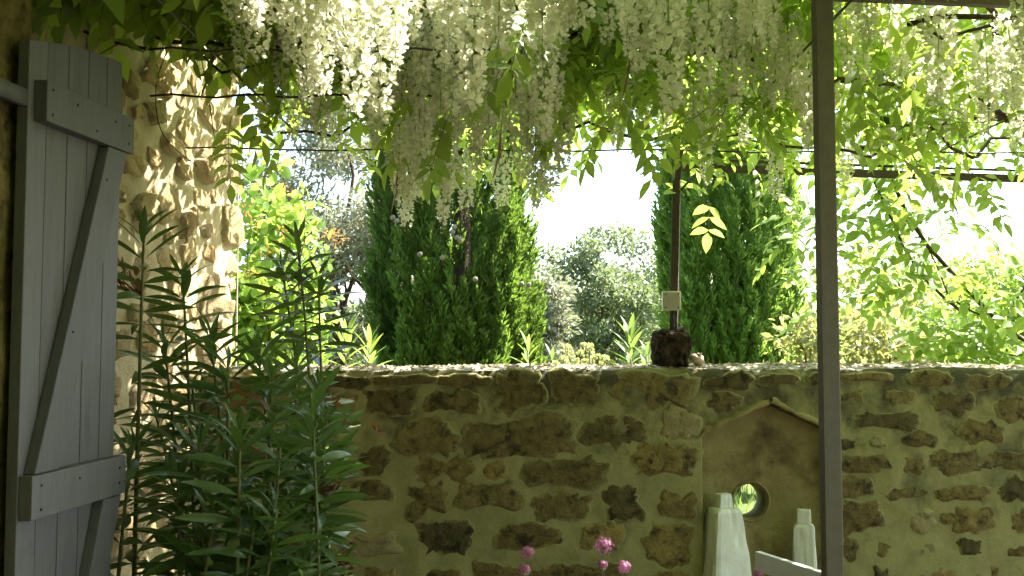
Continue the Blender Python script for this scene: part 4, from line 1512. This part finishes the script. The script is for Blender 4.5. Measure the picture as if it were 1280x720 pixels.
PODM = pod()
pm = []
for (px, py, d, s) in ((626, 165, 3.5, 1.2), (497, 215, 3.8, 1.15), (787, 70, 2.7, 0.8), (1143, 130, 3.3, 0.9)):
    p = arr(P(px, py, d))
    pm.append(frames([p], [[-0.12, 0.1, -1]], [[0.4, -1, 0]], [s])[0])
as_objects('seed_pod', [PODM], pm, [0] * len(pm), wi)

# ------------------------------------------------------------------ oleander in the corner by the shutter
ole = thing('oleander_bush', 'dark green leafy oleander growing in the corner before the house wall', 'shrub', (-0.75, 3.1, 0))
OL = []
for sd in range(5):
    mb = MB()
    V, Q, T = blade(0.160, 0.028, 6, (0.02, 0.045, 0.005, 0.06, 0.03)[sd], (0.35, 0.2, 0.4, 0.3, 0.25)[sd], 0.5)
    V[:, 0] += (0.008, -0.01, 0.0, 0.012, -0.006)[sd] * (V[:, 1] / 0.145) ** 2
    mb.add(V, Q, T)
    OL.append(mb)
OLM = [m.mesh('leaf', [M_OLE], True) for m in OL]
OLD = [m.mesh('dry_leaf', [M_OLEDRY], True) for m in OL]
TOPS = [(180, 285, 2.85, 1.0), (228, 345, 3.0, .7), (262, 420, 2.9, .6), (205, 425, 3.1, .6), (285, 450, 2.8, .6), (322, 440, 3.0, .6), (372, 300, 3.45, .75), (352, 335, 3.5, .6), (398, 345, 3.5, .6),
        (340, 475, 2.9, .6), (398, 480, 3.1, .6), (408, 525, 3.0, .5), (405, 555, 2.95, .5), (395, 590, 2.9, .5), (390, 520, 2.75, .6), (350, 560, 2.7, .6), (300, 540, 2.6, .6), (250, 555, 2.7, .6),
        (370, 640, 2.8, .5), (345, 640, 2.6, .5), (318, 655, 2.6, .5), (400, 705, 2.9, .4), (270, 640, 2.6, .5), (222, 600, 2.7, .5), (165, 560, 2.75, .4), (380, 700, 2.7, .4), (330, 600, 2.8, .5), (370, 450, 3.2, .5), (240, 480, 3.1, .5), (195, 520, 3.2, .5), (385, 570, 3.0, .5), (250, 700, 2.7, .4), (310, 720, 2.8, .4)]
lm, lw, ltip = [], [], []
rr = random.Random(31)
for si, (px, py, d, leafy) in enumerate(TOPS):
    tip = P(px, py, d)
    base = Vector((-0.80 + 0.30 * (px - 290) / 150 + rr.uniform(-.08, .08), d + 0.05 + rr.uniform(-.1, .1), 0.0))
    mid = base.lerp(tip, 0.55) + Vector((-(tip.x - base.x) * 0.25 + rr.uniform(-.03, .03), rr.uniform(-.03, .03), 0.06))
    pts = []
    for i in range(13):
        t = i / 12
        pts.append(base * (1 - t) ** 2 + mid * 2 * t * (1 - t) + tip * t * t)
    mb = MB()
    mb.tube(pts, list(np.linspace(0.010, 0.0035, 13)), 6)
    part('stem', mb.mesh('stem', [M_OSTEM], True), ole)
    cum = [0]
    for i in range(12): cum.append(cum[-1] + (pts[i + 1] - pts[i]).length)
    L = cum[-1]
    s = L; k = 0
    while s > max(0.25, L - leafy - 0.15):
        j = min(11, max(i for i in range(13) if cum[i] <= s + 1e-6))
        j = min(j, 11)
        t = (s - cum[j]) / max(1e-6, cum[j + 1] - cum[j])
        p = pts[j].lerp(pts[j + 1], t); ax = (pts[j + 1] - pts[j]).normalized()
        fromtop = L - s
        for w in range(3):
            if fromtop > 0.3 and rr.random() < 0.3: continue
            a = k * 1.05 + w * 2.094 + rr.uniform(-.25, .25)
            e1 = ax.cross(Vector((0.3, 1, 0.1))).normalized(); e2 = ax.cross(e1)
            rad_ = e1 * math.cos(a) + e2 * math.sin(a)
            lift = 1.5 * math.exp(-fromtop / 0.05) + 0.42 - 0.5 * min(1, fromtop / 0.5) + rr.uniform(-.2, .2)
            yd = rad_ + ax * lift
            zd = ax - rad_ * 0.3 + ax.cross(rad_) * rr.gauss(0, 0.75) + Vector((0, -0.35, 0.1))
            sc = (0.55 + 0.45 * min(1, fromtop / 0.07)) * rr.uniform(.8, 1.15)
            pp_ = p + rad_ * 0.004
            en = pp_ + yd.normalized() * 0.15 * sc
            # stay clear of the house wall face and the garden wall
            if (en - hpt(0, 0, 0)).dot(HN) < 0.03 or (en - W0).dot(WN) < 0.02: continue
            lm.append(frames([pp_], [yd], [zd], [sc])[0]); lw.append(rr.randrange(5))
        k += 1
        s -= rr.uniform(0.024, 0.038) * (1 + 0.5 * min(1, fromtop / 0.4))
lm, lw = np.array(lm), np.array(lw)
order = np.argsort(lm[:, 1, 3] - 0.4 * lm[:, 2, 3])
vis = np.array([i for i in order if lm[i, 2, 3] > 0.85])
ind = vis[:290]
rest = np.setdiff1d(np.arange(len(lm)), ind)
as_objects('leaf', OLM, lm[ind], lw[ind], ole)
part('foliage', bake('foliage', OL, lm[rest], lw[rest], [M_OLE], True), ole, kind='stuff')
# brown curled leaves and withered flower heads
dm = []
for (px, py, d, n, sp_) in ((430, 505, 3.0, 8, .03), (468, 528, 3.0, 4, .02), (300, 478, 2.75, 5, .03), (318, 500, 2.75, 3, .03), (290, 495, 2.8, 3, .03), (155, 345, 2.9, 5, .03), (392, 392, 3.5, 3, .03), (340, 370, 3.5, 3, .02), (365, 660, 2.7, 2, .03), (405, 610, 2.9, 3, .03)):
    for _ in range(n):
        p = arr(P(px, py, d)) + g.normal(0, sp_, 3)
        a = g.uniform(0, 6.28)
        dm.append(frames([p], [[math.cos(a), math.sin(a), g.uniform(-1.5, 0)]], [[g.normal(), g.normal(), g.normal()]], [np.array([0.8, .36, .7]) * g.uniform(.6, 1.0)])[0])
as_objects('dry_leaf', OLD, dm, g.integers(0, 5, len(dm)), ole)


def panicle(px, py, d, size, n, dirv, mat, seed):
    gg = np.random.default_rng(seed)
    c = arr(P(px, py, d)); dv = norm(arr(dirv)[None])[0]
    mb = MB()
    root = c - dv * size
    for i in range(n):
        e = root + dv * size * gg.uniform(.7, 1.5) + gg.normal(0, size * 0.28, 3)
        m_ = (root + e) / 2 + gg.normal(0, size * .06, 3)
        mb.tube([root, m_, e], [0.0014, 0.001, 0.0009], 4, cap=False)
        mb.tube([e, e + dv * size * .10 + gg.normal(0, .004, 3), e + dv * size * .2 + gg.normal(0, .006, 3)], [0.0025, 0.0042, 0.0012], 5)
    return mb.mesh('flower_head', [mat], True)


part('flower_head', panicle(418, 706, 2.85, 0.07, 34, (0.8, -0.1, 0.35), M_OLEFLOWER, 3), ole)
part('flower_head', panicle(404, 612, 2.9, 0.06, 22, (0.7, -0.1, 0.5), M_OLEFLOWER, 4), ole)
part('flower_head', panicle(160, 352, 2.85, 0.06, 18, (-0.5, -0.1, 0.6), M_OLEFLOWER, 5), ole)

# ------------------------------------------------------------------ pink valerian before the wall
def valerian(label, base, heads, seed):
    t = thing('valerian_plant', label, 'flower', base)
    gg = np.random.default_rng(seed)
    for (px, py, d, r_) in heads:
        c = P(px, py, d)
        b = Vector(base) + Vector((gg.normal(0, .02), gg.normal(0, .02), 0))
        pts = [b.lerp(c, i / 8) + Vector((0.02 * math.sin(i * .5), 0, 0)) * (1 - i / 8) * (i / 8) * 4 for i in range(9)]
        mb = MB(); mb.tube(pts, list(np.linspace(0.004, 0.002, 9)), 6)
        part('stem', mb.mesh('stem', [M_STEM], True), t)
        n = int(70 + 2800 * r_)
        dirs = norm(gg.normal(0, 1, (n, 3)) + arr([0, 0, .35]))
        pos = arr(c) + dirs * (r_ * gg.uniform(.45, 1.0, n))[:, None] * arr([1, 1, .85])
        FV = [[0, 0, 0]]
        T = []
        for k in range(5):
            a = k * 2 * math.pi / 5
            FV += [[math.cos(a - .35) * .9, .28, math.sin(a - .35) * .9], [math.cos(a + .35) * .9, .28, math.sin(a + .35) * .9]]
            T.append([0, 1 + 2 * k, 2 + 2 * k])
        M = frames(pos, dirs, gg.normal(0, 1, (n, 3)), gg.uniform(.0045, .0075, n))
        V, F = instances(arr(FV), [np.array(T)], M)
        part('flower_head', make_mesh('flower_head', V, F, [M_PINK]), t)
        for k in range(6):
            q = pts[2 + k % 6]
            a = k * 1.57
            Vb, Qb, Tb = blade(0.07, 0.024, 4, 0.02, 0.2)
            mb = MB(); M = frames([arr(q)], [[math.cos(a), math.sin(a), .3]], [[0, 0, 1]], [1.0])
            V, F = instances(Vb, [Qb, Tb], M)
            mb.add(V, F[0], F[1])
            part('leaf', mb.mesh('leaf', [M_VLEAF]), t)
    return t


b1 = P(652, 700, 3.75); b2 = P(762, 700, 3.75)
valerian('single slender pink valerian stem rising before the middle of the garden wall', (b1.x, b1.y, 0), [(660, 691, 3.75, .030), (655, 712, 3.72, .026)], 1)
valerian('pink valerian plant with a big round flower head and a smaller one beside', (b2.x, b2.y, 0), [(755, 682, 3.75, .041), (753, 706, 3.72, .020), (780, 709, 3.72, .029)], 2)
b3 = P(945, 715, 3.9)
valerian('small dark pink valerian flower peeping out behind the white chair rail', (b3.x, b3.y, 0), [(948, 716, 3.9, .022)], 3)

# ------------------------------------------------------------------ cypresses
def spray(seed):
    """One upright feathery cypress spray, ~1 unit long along +Y."""
    rr = random.Random(seed)
    V, T = [], []

    def spike(p, d, L, w):
        p, d = Vector(p), Vector(d).normalized()
        x = d.cross(Vector((rr.gauss(0, 1), rr.gauss(0, 1), rr.gauss(0, 1)))).normalized()
        n = len(V)
        V.extend([p, p + d * L * .45 + x * w, p + d * L * .45 - x * w, p + d * L])
        T.extend([[n, n + 1, n + 2], [n + 1, n + 3, n + 2]])
    for k in range(10):
        t = k / 9
        b = Vector((0.05 * math.sin(t * 3), t * .75, 0.04 * math.sin(t * 2)))
        for sd in (-1, 1):
            l = (0.40 - 0.16 * t) * rr.uniform(.7, 1.2)
            d = Vector((sd * rr.uniform(.2, .75), 1, rr.uniform(-.5, .6)))
            spike(b, d, l, 0.036)
            m = b + d.normalized() * l * .4
            spike(m, d + Vector((rr.uniform(-.8, .8), .2, rr.uniform(-.8, .8))), l * .65, 0.032)
    spike((0, 0, 0), (0, 1, 0), 1.05, 0.04)
    mb = MB()
    mb.add([list(v) for v in V], None, T)
    return mb


SPR = [spray(i) for i in range(4)]


def cypress(label, px, d, width, height, mat, nspr, seed, z0=0.25, gaps=0.0, cones=0):
    c = P(px, 420, d)
    base = Vector((c.x, c.y, -0.02))
    t = thing('cypress_tree', label, 'tree', base)
    gg = np.random.default_rng(seed)
    Rw = width / 2
    # trunks: several rising stems
    mb = MB()
    mb.tube(wander(base, base + Vector((0.05, 0, height * .9)), 14, 0.08, seed), list(np.linspace(.11, .012, 15)), 8)
    part('trunk', mb.mesh('trunk', [M_BARK], True), t)
    for k in range(9):
        a = k * 2.4
        q = base + Vector((math.cos(a) * .12, math.sin(a) * .12, 0.3))
        e = base + Vector((math.cos(a) * Rw * .7, math.sin(a) * Rw * .7, gg.uniform(1.6, 3.4)))
        mb = MB(); mb.tube(wander(q, e, 8, 0.10, seed + k), list(np.linspace(.035, .008, 9)), 6)
        part('branch', mb.mesh('branch', [M_BARK], True), t)
    n = nspr
    zz = z0 + (height - z0) * gg.beta(1.0, 1.9, n)
    a = gg.uniform(0, 2 * math.pi, n)
    f = (zz - z0) / (height - z0)
    prof = np.clip(np.minimum(0.72 + f * 2.2, 1.0), 0, 1) * np.clip((1 - f) ** .42 * 1.2, 0, 1)
    lob = np.array([1 + 0.20 * noise.noise(Vector((math.cos(x) * 2.2, math.sin(x) * 2.2, z * .55 + seed))) + 0.13 * noise.noise(Vector((math.cos(x) * 5, math.sin(x) * 5, z * 1.3 + seed))) for x, z in zip(a, zz)])
    ins = gg.random(n)
    depth_in = np.where(ins < .62, gg.uniform(.88, 1.0, n), np.sqrt(gg.uniform(.15, .85, n)))
    r = Rw * prof * lob * depth_in
    if gaps:
        gp = np.array([noise.noise(Vector((math.cos(x) * 2.6, math.sin(x) * 2.6, z * .8 + seed * 3))) for x, z in zip(a, zz)])
        kp = (gp < 0.42 - gaps) | (depth_in < .6)
    else:
        kp = np.ones(n, bool)
    pos = np.stack([base.x + r * np.cos(a), base.y + r * np.sin(a), zz], 1)
    rad_ = np.stack([np.cos(a), np.sin(a), np.zeros(n)], 1)
    yd = rad_ * gg.uniform(.08, .45, n)[:, None] + arr([0, 0, 1]) + gg.normal(0, .13, (n, 3))
    zd = rad_ + gg.normal(0, .5, (n, 3))
    M = frames(pos, yd, zd, gg.uniform(.17, .32, n))[kp]
    part('crown', bake('crown', SPR, M, gg.integers(0, 4, len(M)), [mat]), t)
    return t, base


cy1, cb1 = cypress('dark cypress with an open heart and grey cones behind the wall beside the olive', 572, 8.0, 1.26, 7.2, M_CYP1, 6800, 3, gaps=0.13)
for (px, py) in ((566, 290), (571, 297), (568, 284), (575, 300), (553, 322), (491, 272), (496, 276), (525, 318), (594, 349), (652, 355), (661, 356)):
    mb = MB()
    q = P(px, py, 7.26)
    bm = bmesh.new()
    bmesh.ops.create_icosphere(bm, subdivisions=2, radius=0.021)
    for v in bm.verts:
        v.co *= 1 + 0.16 * noise.noise(v.co * 90)
        v.co += q
    me = bpy.data.meshes.new('cone'); bm.to_mesh(me); bm.free(); me.materials.append(M_CONE)
    part('cone', me, cy1)
cypress('dense bright green cypress column behind the thin far post', 911, 10.0, 1.28, 8.0, M_CYP2, 7400, 8)

# ------------------------------------------------------------------ broadleaf trees and shrubs
def limbs(base, crown_c, crown_r, n, seed, r0=0.12):
    rr_ = random.Random(seed)
    segs = []
    fork = base.lerp(Vector((crown_c.x, crown_c.y, crown_c.z - crown_r.z * 0.75)), 1.0)
    segs.append((wander(base, fork, 8, 0.15, seed), np.linspace(r0, r0 * .75, 9)))
    tips = []
    for k in range(n):
        a = k * 2.399 + rr_.uniform(-.3, .3); f = rr_.uniform(.4, .8)
        e = crown_c + Vector((math.cos(a) * crown_r.x * f, math.sin(a) * crown_r.y * f, crown_r.z * rr_.uniform(-.3, .75)))
        pts = wander(fork, e, 8, 0.22, seed + k + 1)
        segs.append((pts, np.linspace(r0 * .5, r0 * .08, 9)))
        tips.append(e)
        for m in range(2):
            q = pts[rr_.randrange(3, 7)]
            e2 = q + Vector((rr_.gauss(0, .35) * crown_r.x, rr_.gauss(0, .35) * crown_r.y, rr_.uniform(.1, .5) * crown_r.z))
            segs.append((wander(q, e2, 5, 0.12, seed + k * 3 + m), np.linspace(r0 * .2, r0 * .05, 6)))
            tips.append(e2)
    return segs, tips


SHAPES = {
    'narrow': blade(1.0, 0.26, 3, 0.05, 0.1),
    'oval': blade(1.0, 0.46, 3, 0.12, 0.2),
    'round': blade(1.0, 0.72, 3, 0.15, 0.2),
}


def tree(name, label, px, d, ytop, zbot, rx, mat, shape, nleaf, lsize, seed, cat='tree', ncl=60, clr=0.3, group=None, nl=7, ry=None, r0=0.1, extra=None):
    c = P(px, 420, d)
    base = Vector((c.x, c.y, -0.02))
    ztop = P(px, ytop, d).z
    t = thing(name, label, cat, base, group)
    cc = Vector((c.x, c.y, (ztop + zbot) / 2)); cr = Vector((rx, ry or rx, (ztop - zbot) / 2))
    segs, tips = limbs(base, cc, cr, nl, seed, r0)
    mb = MB()
    for i, (p, r_) in enumerate(segs):
        mb.tube(p, list(r_), 7 if i == 0 else 5)
    part('trunk', mb.mesh('trunk', [M_BARK], True), t)
    gg = np.random.default_rng(seed)
    # leaf clumps spread unevenly through the crown
    cl = []
    while len(cl) < ncl:
        u = gg.normal(0, 1, 3); u /= np.linalg.norm(u)
        rad_ = gg.uniform(.25, 1) ** .5 * (1 + .28 * noise.noise(Vector(u.tolist()) * 1.7 + Vector((seed, 0, 0))))
        cl.append(arr(cc) + u * rad_ * arr(cr) * 0.92)
    for e in tips: cl.append(arr(e))
    cl = np.array(cl)
    csz = gg.uniform(.5, 1.25, len(cl)) * clr
    wgt = csz ** 2
    ci = gg.choice(len(cl), nleaf, p=wgt / wgt.sum())
    dv = gg.normal(0, 1, (nleaf, 3)); dv /= np.linalg.norm(dv, axis=1, keepdims=True)
    rr_ = gg.uniform(0, 1, nleaf) ** .45
    pos = cl[ci] + dv * (rr_ * csz[ci])[:, None] * arr([1, 1, .75])
    pos[:, 2] = np.maximum(pos[:, 2], 0.05)
    yd = dv * .6 + gg.normal(0, .6, (nleaf, 3)) + arr([0, 0, .1])
    zd = gg.normal(0, .6, (nleaf, 3)) + arr([0, 0, .8])
    M = frames(pos, yd, zd, lsize * gg.uniform(.6, 1.25, nleaf))
    V, Q, T = SHAPES[shape]
    v, F = instances(V, [Q, T], M)
    part('crown', make_mesh('crown', v, F, [mat]), t)
    return t, cl, csz


tree('olive_tree', 'silvery grey olive tree between the house wall and the dark cypress', 425, 10.5, 60, 0.7, 1.05, M_OLIVE, 'narrow', 22000, 0.105, 41, ncl=70, clr=.34)
tree('evergreen_oak', 'loose round evergreen tree standing between the two cypresses', 742, 17.0, 268, 0.4, 1.25, M_TREE, 'oval', 15000, 0.10, 43, ncl=46, clr=.36, r0=.09)
tree('background_tree', 'pale sunlit bush left of the round evergreen, touching the dark cypress', 672, 15.0, 318, 0.2, .55, M_OLIVE, 'oval', 6000, 0.09, 44, ncl=30, clr=.25, r0=.05)
tree('background_tree', 'far hazy tree between the round evergreen and the thin post', 806, 30.0, 285, 0.5, 1.3, M_TREE, 'oval', 7000, 0.17, 45, ncl=36, clr=.5)
tree('background_tree', 'light green bush behind the post and right of the bright cypress', 1010, 12.5, 330, 0.2, .8, M_SHRUB, 'oval', 6000, 0.10, 46, ncl=36, clr=.3, r0=.05)
tree('photinia_bush', 'bushy shrub with bronze pink and green leaves behind the wall', 1085, 7.6, 338, 0.3, .78, M_PHOT, 'oval', 5200, 0.085, 47, cat='shrub', ncl=44, clr=.24, r0=.04)
tree('background_tree', 'broad pale tree low behind the backlit vine shoots', 1235, 15.0, 300, 0.3, 1.5, M_SHRUB, 'oval', 9000, 0.13, 48, ncl=50, clr=.45)
tree('background_tree', 'dark leafy bush behind the bronze pink shrub', 1165, 10.5, 372, 0.2, .8, M_TREE, 'oval', 6000, 0.10, 49, ncl=36, clr=.3, r0=.05)
t, cl, cz = tree('lime_shrub', 'lime green backlit shrub with orange blossom by the house corner', 336, 6.0, 180, 0.5, .34, M_SHRUB, 'round', 2600, 0.085, 51, cat='shrub', ncl=46, clr=.20, nl=9, ry=.5, r0=.03)
# orange blossom clusters
gg = np.random.default_rng(9)
for (px, py, d) in ((308, 263, 5.7), (318, 282, 5.7), (353, 288, 5.6), (412, 290, 5.6), (422, 296, 5.6), (333, 315, 5.7), (316, 342, 5.7), (355, 240, 5.8)):
    c = arr(P(px, py, d)); n = 26
    dv = norm(gg.normal(0, 1, (n, 3)))
    M = frames(c + dv * .022 + gg.normal(0, .014, (n, 3)), dv, gg.normal(0, 1, (n, 3)), gg.uniform(.020, .034, n))
    V, Q, T = SHAPES['narrow']
    v, F = instances(V, [Q, T], M)
    part('blossom', make_mesh('blossom', v, F, [M_ORANGE]), t)

# far wood along the horizon, one mass
n = 9000
x = rng.uniform(-70, 70, n); y = rng.uniform(52, 62, n)
hgt = np.array([2.8 + 1.8 * noise.noise(Vector((v * .09, 1, 0))) + 0.9 * noise.noise(Vector((v * .33, 4, 0))) for v in x])
z = hgt * rng.uniform(0, 1, n) ** .7
M = frames(np.stack([x, y, z], 1), rng.normal(0, 1, (n, 3)), rng.normal(0, 1, (n, 3)), rng.uniform(.6, 1.3, n))
V, Q, T = SHAPES['oval']
v, F = instances(V, [Q, T], M)
o = part('distant_woodland', make_mesh('distant_woodland', v, F, [M_TREE]))
o['label'] = 'distant woodland along the horizon beyond the garden'
o['category'] = 'woodland'
o['kind'] = 'stuff'

# backlit vine shoots behind the wall on the right
vn = thing('backlit_vine', 'bright backlit pinnate vine climbing to the far beam on two dark stems', 'vine', P(1330, 470, 5.25) * 1.0)
vn.location.z = 0
rt = vn.location.copy()
st1 = [rt, rt + Vector((-0.05, 0, .8)), P(1300, 440, 5.25), P(1250, 405, 5.2), P(1200, 352, 5.15), P(1160, 308, 5.1), P(1135, 270, 5.05), P(1118, 232, 5.0), P(1105, 210, 4.95)]
st2 = [P(1200, 388, 5.2), P(1180, 372, 5.18), P(1152, 345, 5.15), P(1130, 310, 5.1), P(1112, 268, 5.05), P(1092, 226, 5.0)]
st3 = [P(1240, 400, 5.2), P(1205, 385, 5.2), P(1185, 368, 5.2), P(1170, 330, 5.2), P(1160, 310, 5.1)]
st4 = [P(1250, 405, 5.2), P(1280, 360, 5.25), P(1290, 320, 5.2), P(1300, 270, 5.1)]
def densify(pts, n=4):
    out = []
    for i in range(len(pts) - 1):
        for k in range(n): out.append(Vector(pts[i]).lerp(Vector(pts[i + 1]), k / n))
    out.append(Vector(pts[-1])); return out
for s_, r0 in ((st1, .014), (st2, .009), (st3, .006), (st4, .006)):
    mb = MB(); q = densify(s_); mb.tube(q, list(np.linspace(r0, r0 * .7, len(q))), 7)
    part('stem', mb.mesh('stem', [M_VINE], True), vn)
BL = [pinnate(4, 0.24, 0.092, 0.044, 11, .3, 4), pinnate(5, 0.28, 0.088, 0.042, 12, .5, 4), pinnate(3, 0.20, 0.095, 0.048, 13, .35, 4)]
M_BACK = M_SHRUB
BLM = [m.mesh('leaf', [M_BACK, M_STEM]) for m in BL]
ms = []
gg = np.random.default_rng(15)
SPOTS = [(980, 250, 4.9, 3, .05), (1000, 285, 4.9, 4, .06), (1005, 330, 5.0, 4, .07), (1070, 250, 5.0, 8, .1), (1110, 255, 5.05, 7, .1), (1060, 300, 5.05, 6, .1), (1100, 310, 5.1, 7, .1), (1130, 340, 5.1, 7, .1), (1150, 270, 5.0, 6, .1), (1170, 260, 5.0, 4, .08),
         (1170, 300, 5.1, 7, .1), (1200, 310, 5.1, 6, .1), (1210, 350, 5.2, 6, .1), (1175, 385, 5.2, 8, .12), (1210, 410, 5.25, 9, .12), (1250, 380, 5.2, 7, .12), (1265, 430, 5.3, 9, .13), (1230, 440, 5.3, 8, .12), (1180, 430, 5.3, 6, .1), (1290, 360, 5.25, 6, .12), (1275, 320, 5.2, 4, .1), (1060, 350, 5.1, 4, .08), (1090, 380, 5.2, 4, .08), (1285, 400, 5.2, 5, .1), (1300, 450, 5.3, 6, .12), (883, 248, 4.75, 2, .012), (1120, 225, 5.0, 8, .12), (1070, 230, 5.0, 7, .12), (1180, 232, 5.0, 6, .12)]
for (px, py, d, n, sp_) in SPOTS:
    c = arr(P(px, py, d))
    for _ in range(n):
        p = c + gg.normal(0, sp_, 3)
        a = gg.uniform(0, 6.28)
        ms.append(frames([p], [[math.cos(a), .6 * math.sin(a), gg.uniform(-.5, .3)]], [[gg.normal(0, .3), -.6 + gg.normal(0, .3), 1]], [gg.uniform(.75, 1.15)])[0])
as_objects('leaf', BLM, ms, gg.integers(0, 3, len(ms)), vn)

# lanceolate shoots and euphorbia just behind the wall
def tuft(name, label, cat, px, py, d, n, L, W, mat, seed, spread=.9, stem=True):
    tip = P(px, py, d)
    base = Vector((tip.x, tip.y, 0))
    t = thing(name, label, cat, base)
    gg_ = np.random.default_rng(seed)
    mb = MB(); mb.tube(wander(base, Vector((tip.x, tip.y, tip.z - L * .35)), 6, .04, seed), list(np.linspace(.010, .004, 7)), 6)
    part('stem', mb.mesh('stem', [M_STEM], True), t)
    V, Q, T = blade(L, W, 5, L * .22, .3, .5)
    mb = MB(); mb.add(V, Q, T); me = mb.mesh('leaf', [mat])
    ms_ = []
    for k in range(n):
        a = k * 2.399; f = k / n
        ms_.append(frames([[base.x, base.y, tip.z - L * (.35 + 1.5 * f)]], [[math.cos(a) * spread * (.3 + f), math.sin(a) * spread * (.3 + f), 1.2 - f]], [[-math.cos(a) * .5, -math.sin(a) * .5, 1]], [gg_.uniform(.75, 1.1)])[0])
    as_objects('leaf', [me], ms_, [0] * n, t)
    return t


tuft('oleander_shoot', 'sunlit pale oleander shoot behind the wall beside the dark cypress foot', 'shrub', 432, 408, 5.2, 26, .17, .026, M_SHRUB, 1)
tuft('oleander_shoot', 'sunlit oleander shoot crowding the dark cypress, nearer its trunk', 'shrub', 462, 420, 5.3, 22, .16, .026, M_SHRUB, 2)
tuft('oleander_shoot', 'sunlit oleander shoot growing nearest the house corner', 'shrub', 395, 422, 5.2, 20, .17, .026, M_SHRUB, 3)
tuft('lance_leaf_plant', 'upright lance leaved plant between the euphorbia heads and the brown rock', 'plant', 788, 410, 5.3, 30, .16, .03, M_LANCE, 4)
tuft('lance_leaf_plant', 'low lance leaved plant right of the dark cypress before the pale bush', 'plant', 660, 425, 5.4, 16, .13, .022, M_SHRUB, 5)
tuft('lance_leaf_plant', 'short lance leaved plant close against the brown rock', 'plant', 808, 432, 5.1, 14, .11, .022, M_LANCE, 6)
tuft('lance_leaf_plant', 'small lance leaved plant between the low plant and the euphorbia', 'plant', 690, 440, 5.3, 14, .10, .02, M_LANCE, 7)

eu = P(728, 470, 5.3)
et = thing('euphorbia', 'pale yellow green euphorbia with drumstick heads behind the wall', 'plant', (eu.x, eu.y, 0))
gg = np.random.default_rng(4)
for (px, py, s) in ((710, 436, 1.0), (712, 444, 1.0), (705, 449, .9), (726, 441, .8), (730, 434, 1.0), (737, 434, 1.0), (738, 443, 1.0), (742, 450, 1.0), (748, 447, .9), (757, 448, .9), (722, 452, .9), (732, 453, .9), (695, 455, .8), (764, 454, .8), (751, 456, .8), (715, 457, .9)):
    c = P(px, py, 5.2 + gg.uniform(0, .25))
    mb = MB()
    mb.tube(wander((eu.x + gg.normal(0, .05), eu.y + gg.normal(0, .05), 0), c, 6, .03, px), list(np.linspace(.008, .005, 7)), 6, m=1)
    n = 46
    dv = norm(gg.normal(0, 1, (n, 3)) + arr([0, 0, .3]))
    M = frames(arr(c) + dv * .012 * s, dv, gg.normal(0, 1, (n, 3)), gg.uniform(.014, .022, n) * s)
    V, Q, T = SHAPES['round']
    v, F = instances(V, [Q, T], M)
    mb.add(v, F[0], F[1])
    part('flower_stalk', mb.mesh('flower_stalk', [M_EUPH, M_STEM]), et)

# grass of the garden beyond the wall
k = 15000
pos = np.stack([rng.uniform(-3, 6, k), rng.uniform(5.2, 14, k), np.full(k, -0.03)], 1)
a = rng.uniform(0, 6.28, k)
yd = np.stack([np.cos(a) * .4, np.sin(a) * .4, np.ones(k)], 1)
M = frames(pos, yd, np.stack([-np.cos(a), -np.sin(a), np.full(k, .4)], 1), np.stack([np.full(k, 1.0), rng.uniform(.6, 1.5, k), np.ones(k)], 1))
gv = arr([[-.006, 0, 0], [.006, 0, 0], [.004, .08, -.004], [-.004, .08, -.004], [0, .16, -.03]])
v, F = instances(gv, [np.array([[0, 1, 2, 3]]), np.array([[3, 2, 4]])], M)
o = part('grass', make_mesh('grass', v, F, [M_GRASS]))
o['label'] = 'sunlit green grass of the garden beyond the wall'
o['category'] = 'grass'
o['kind'] = 'stuff'
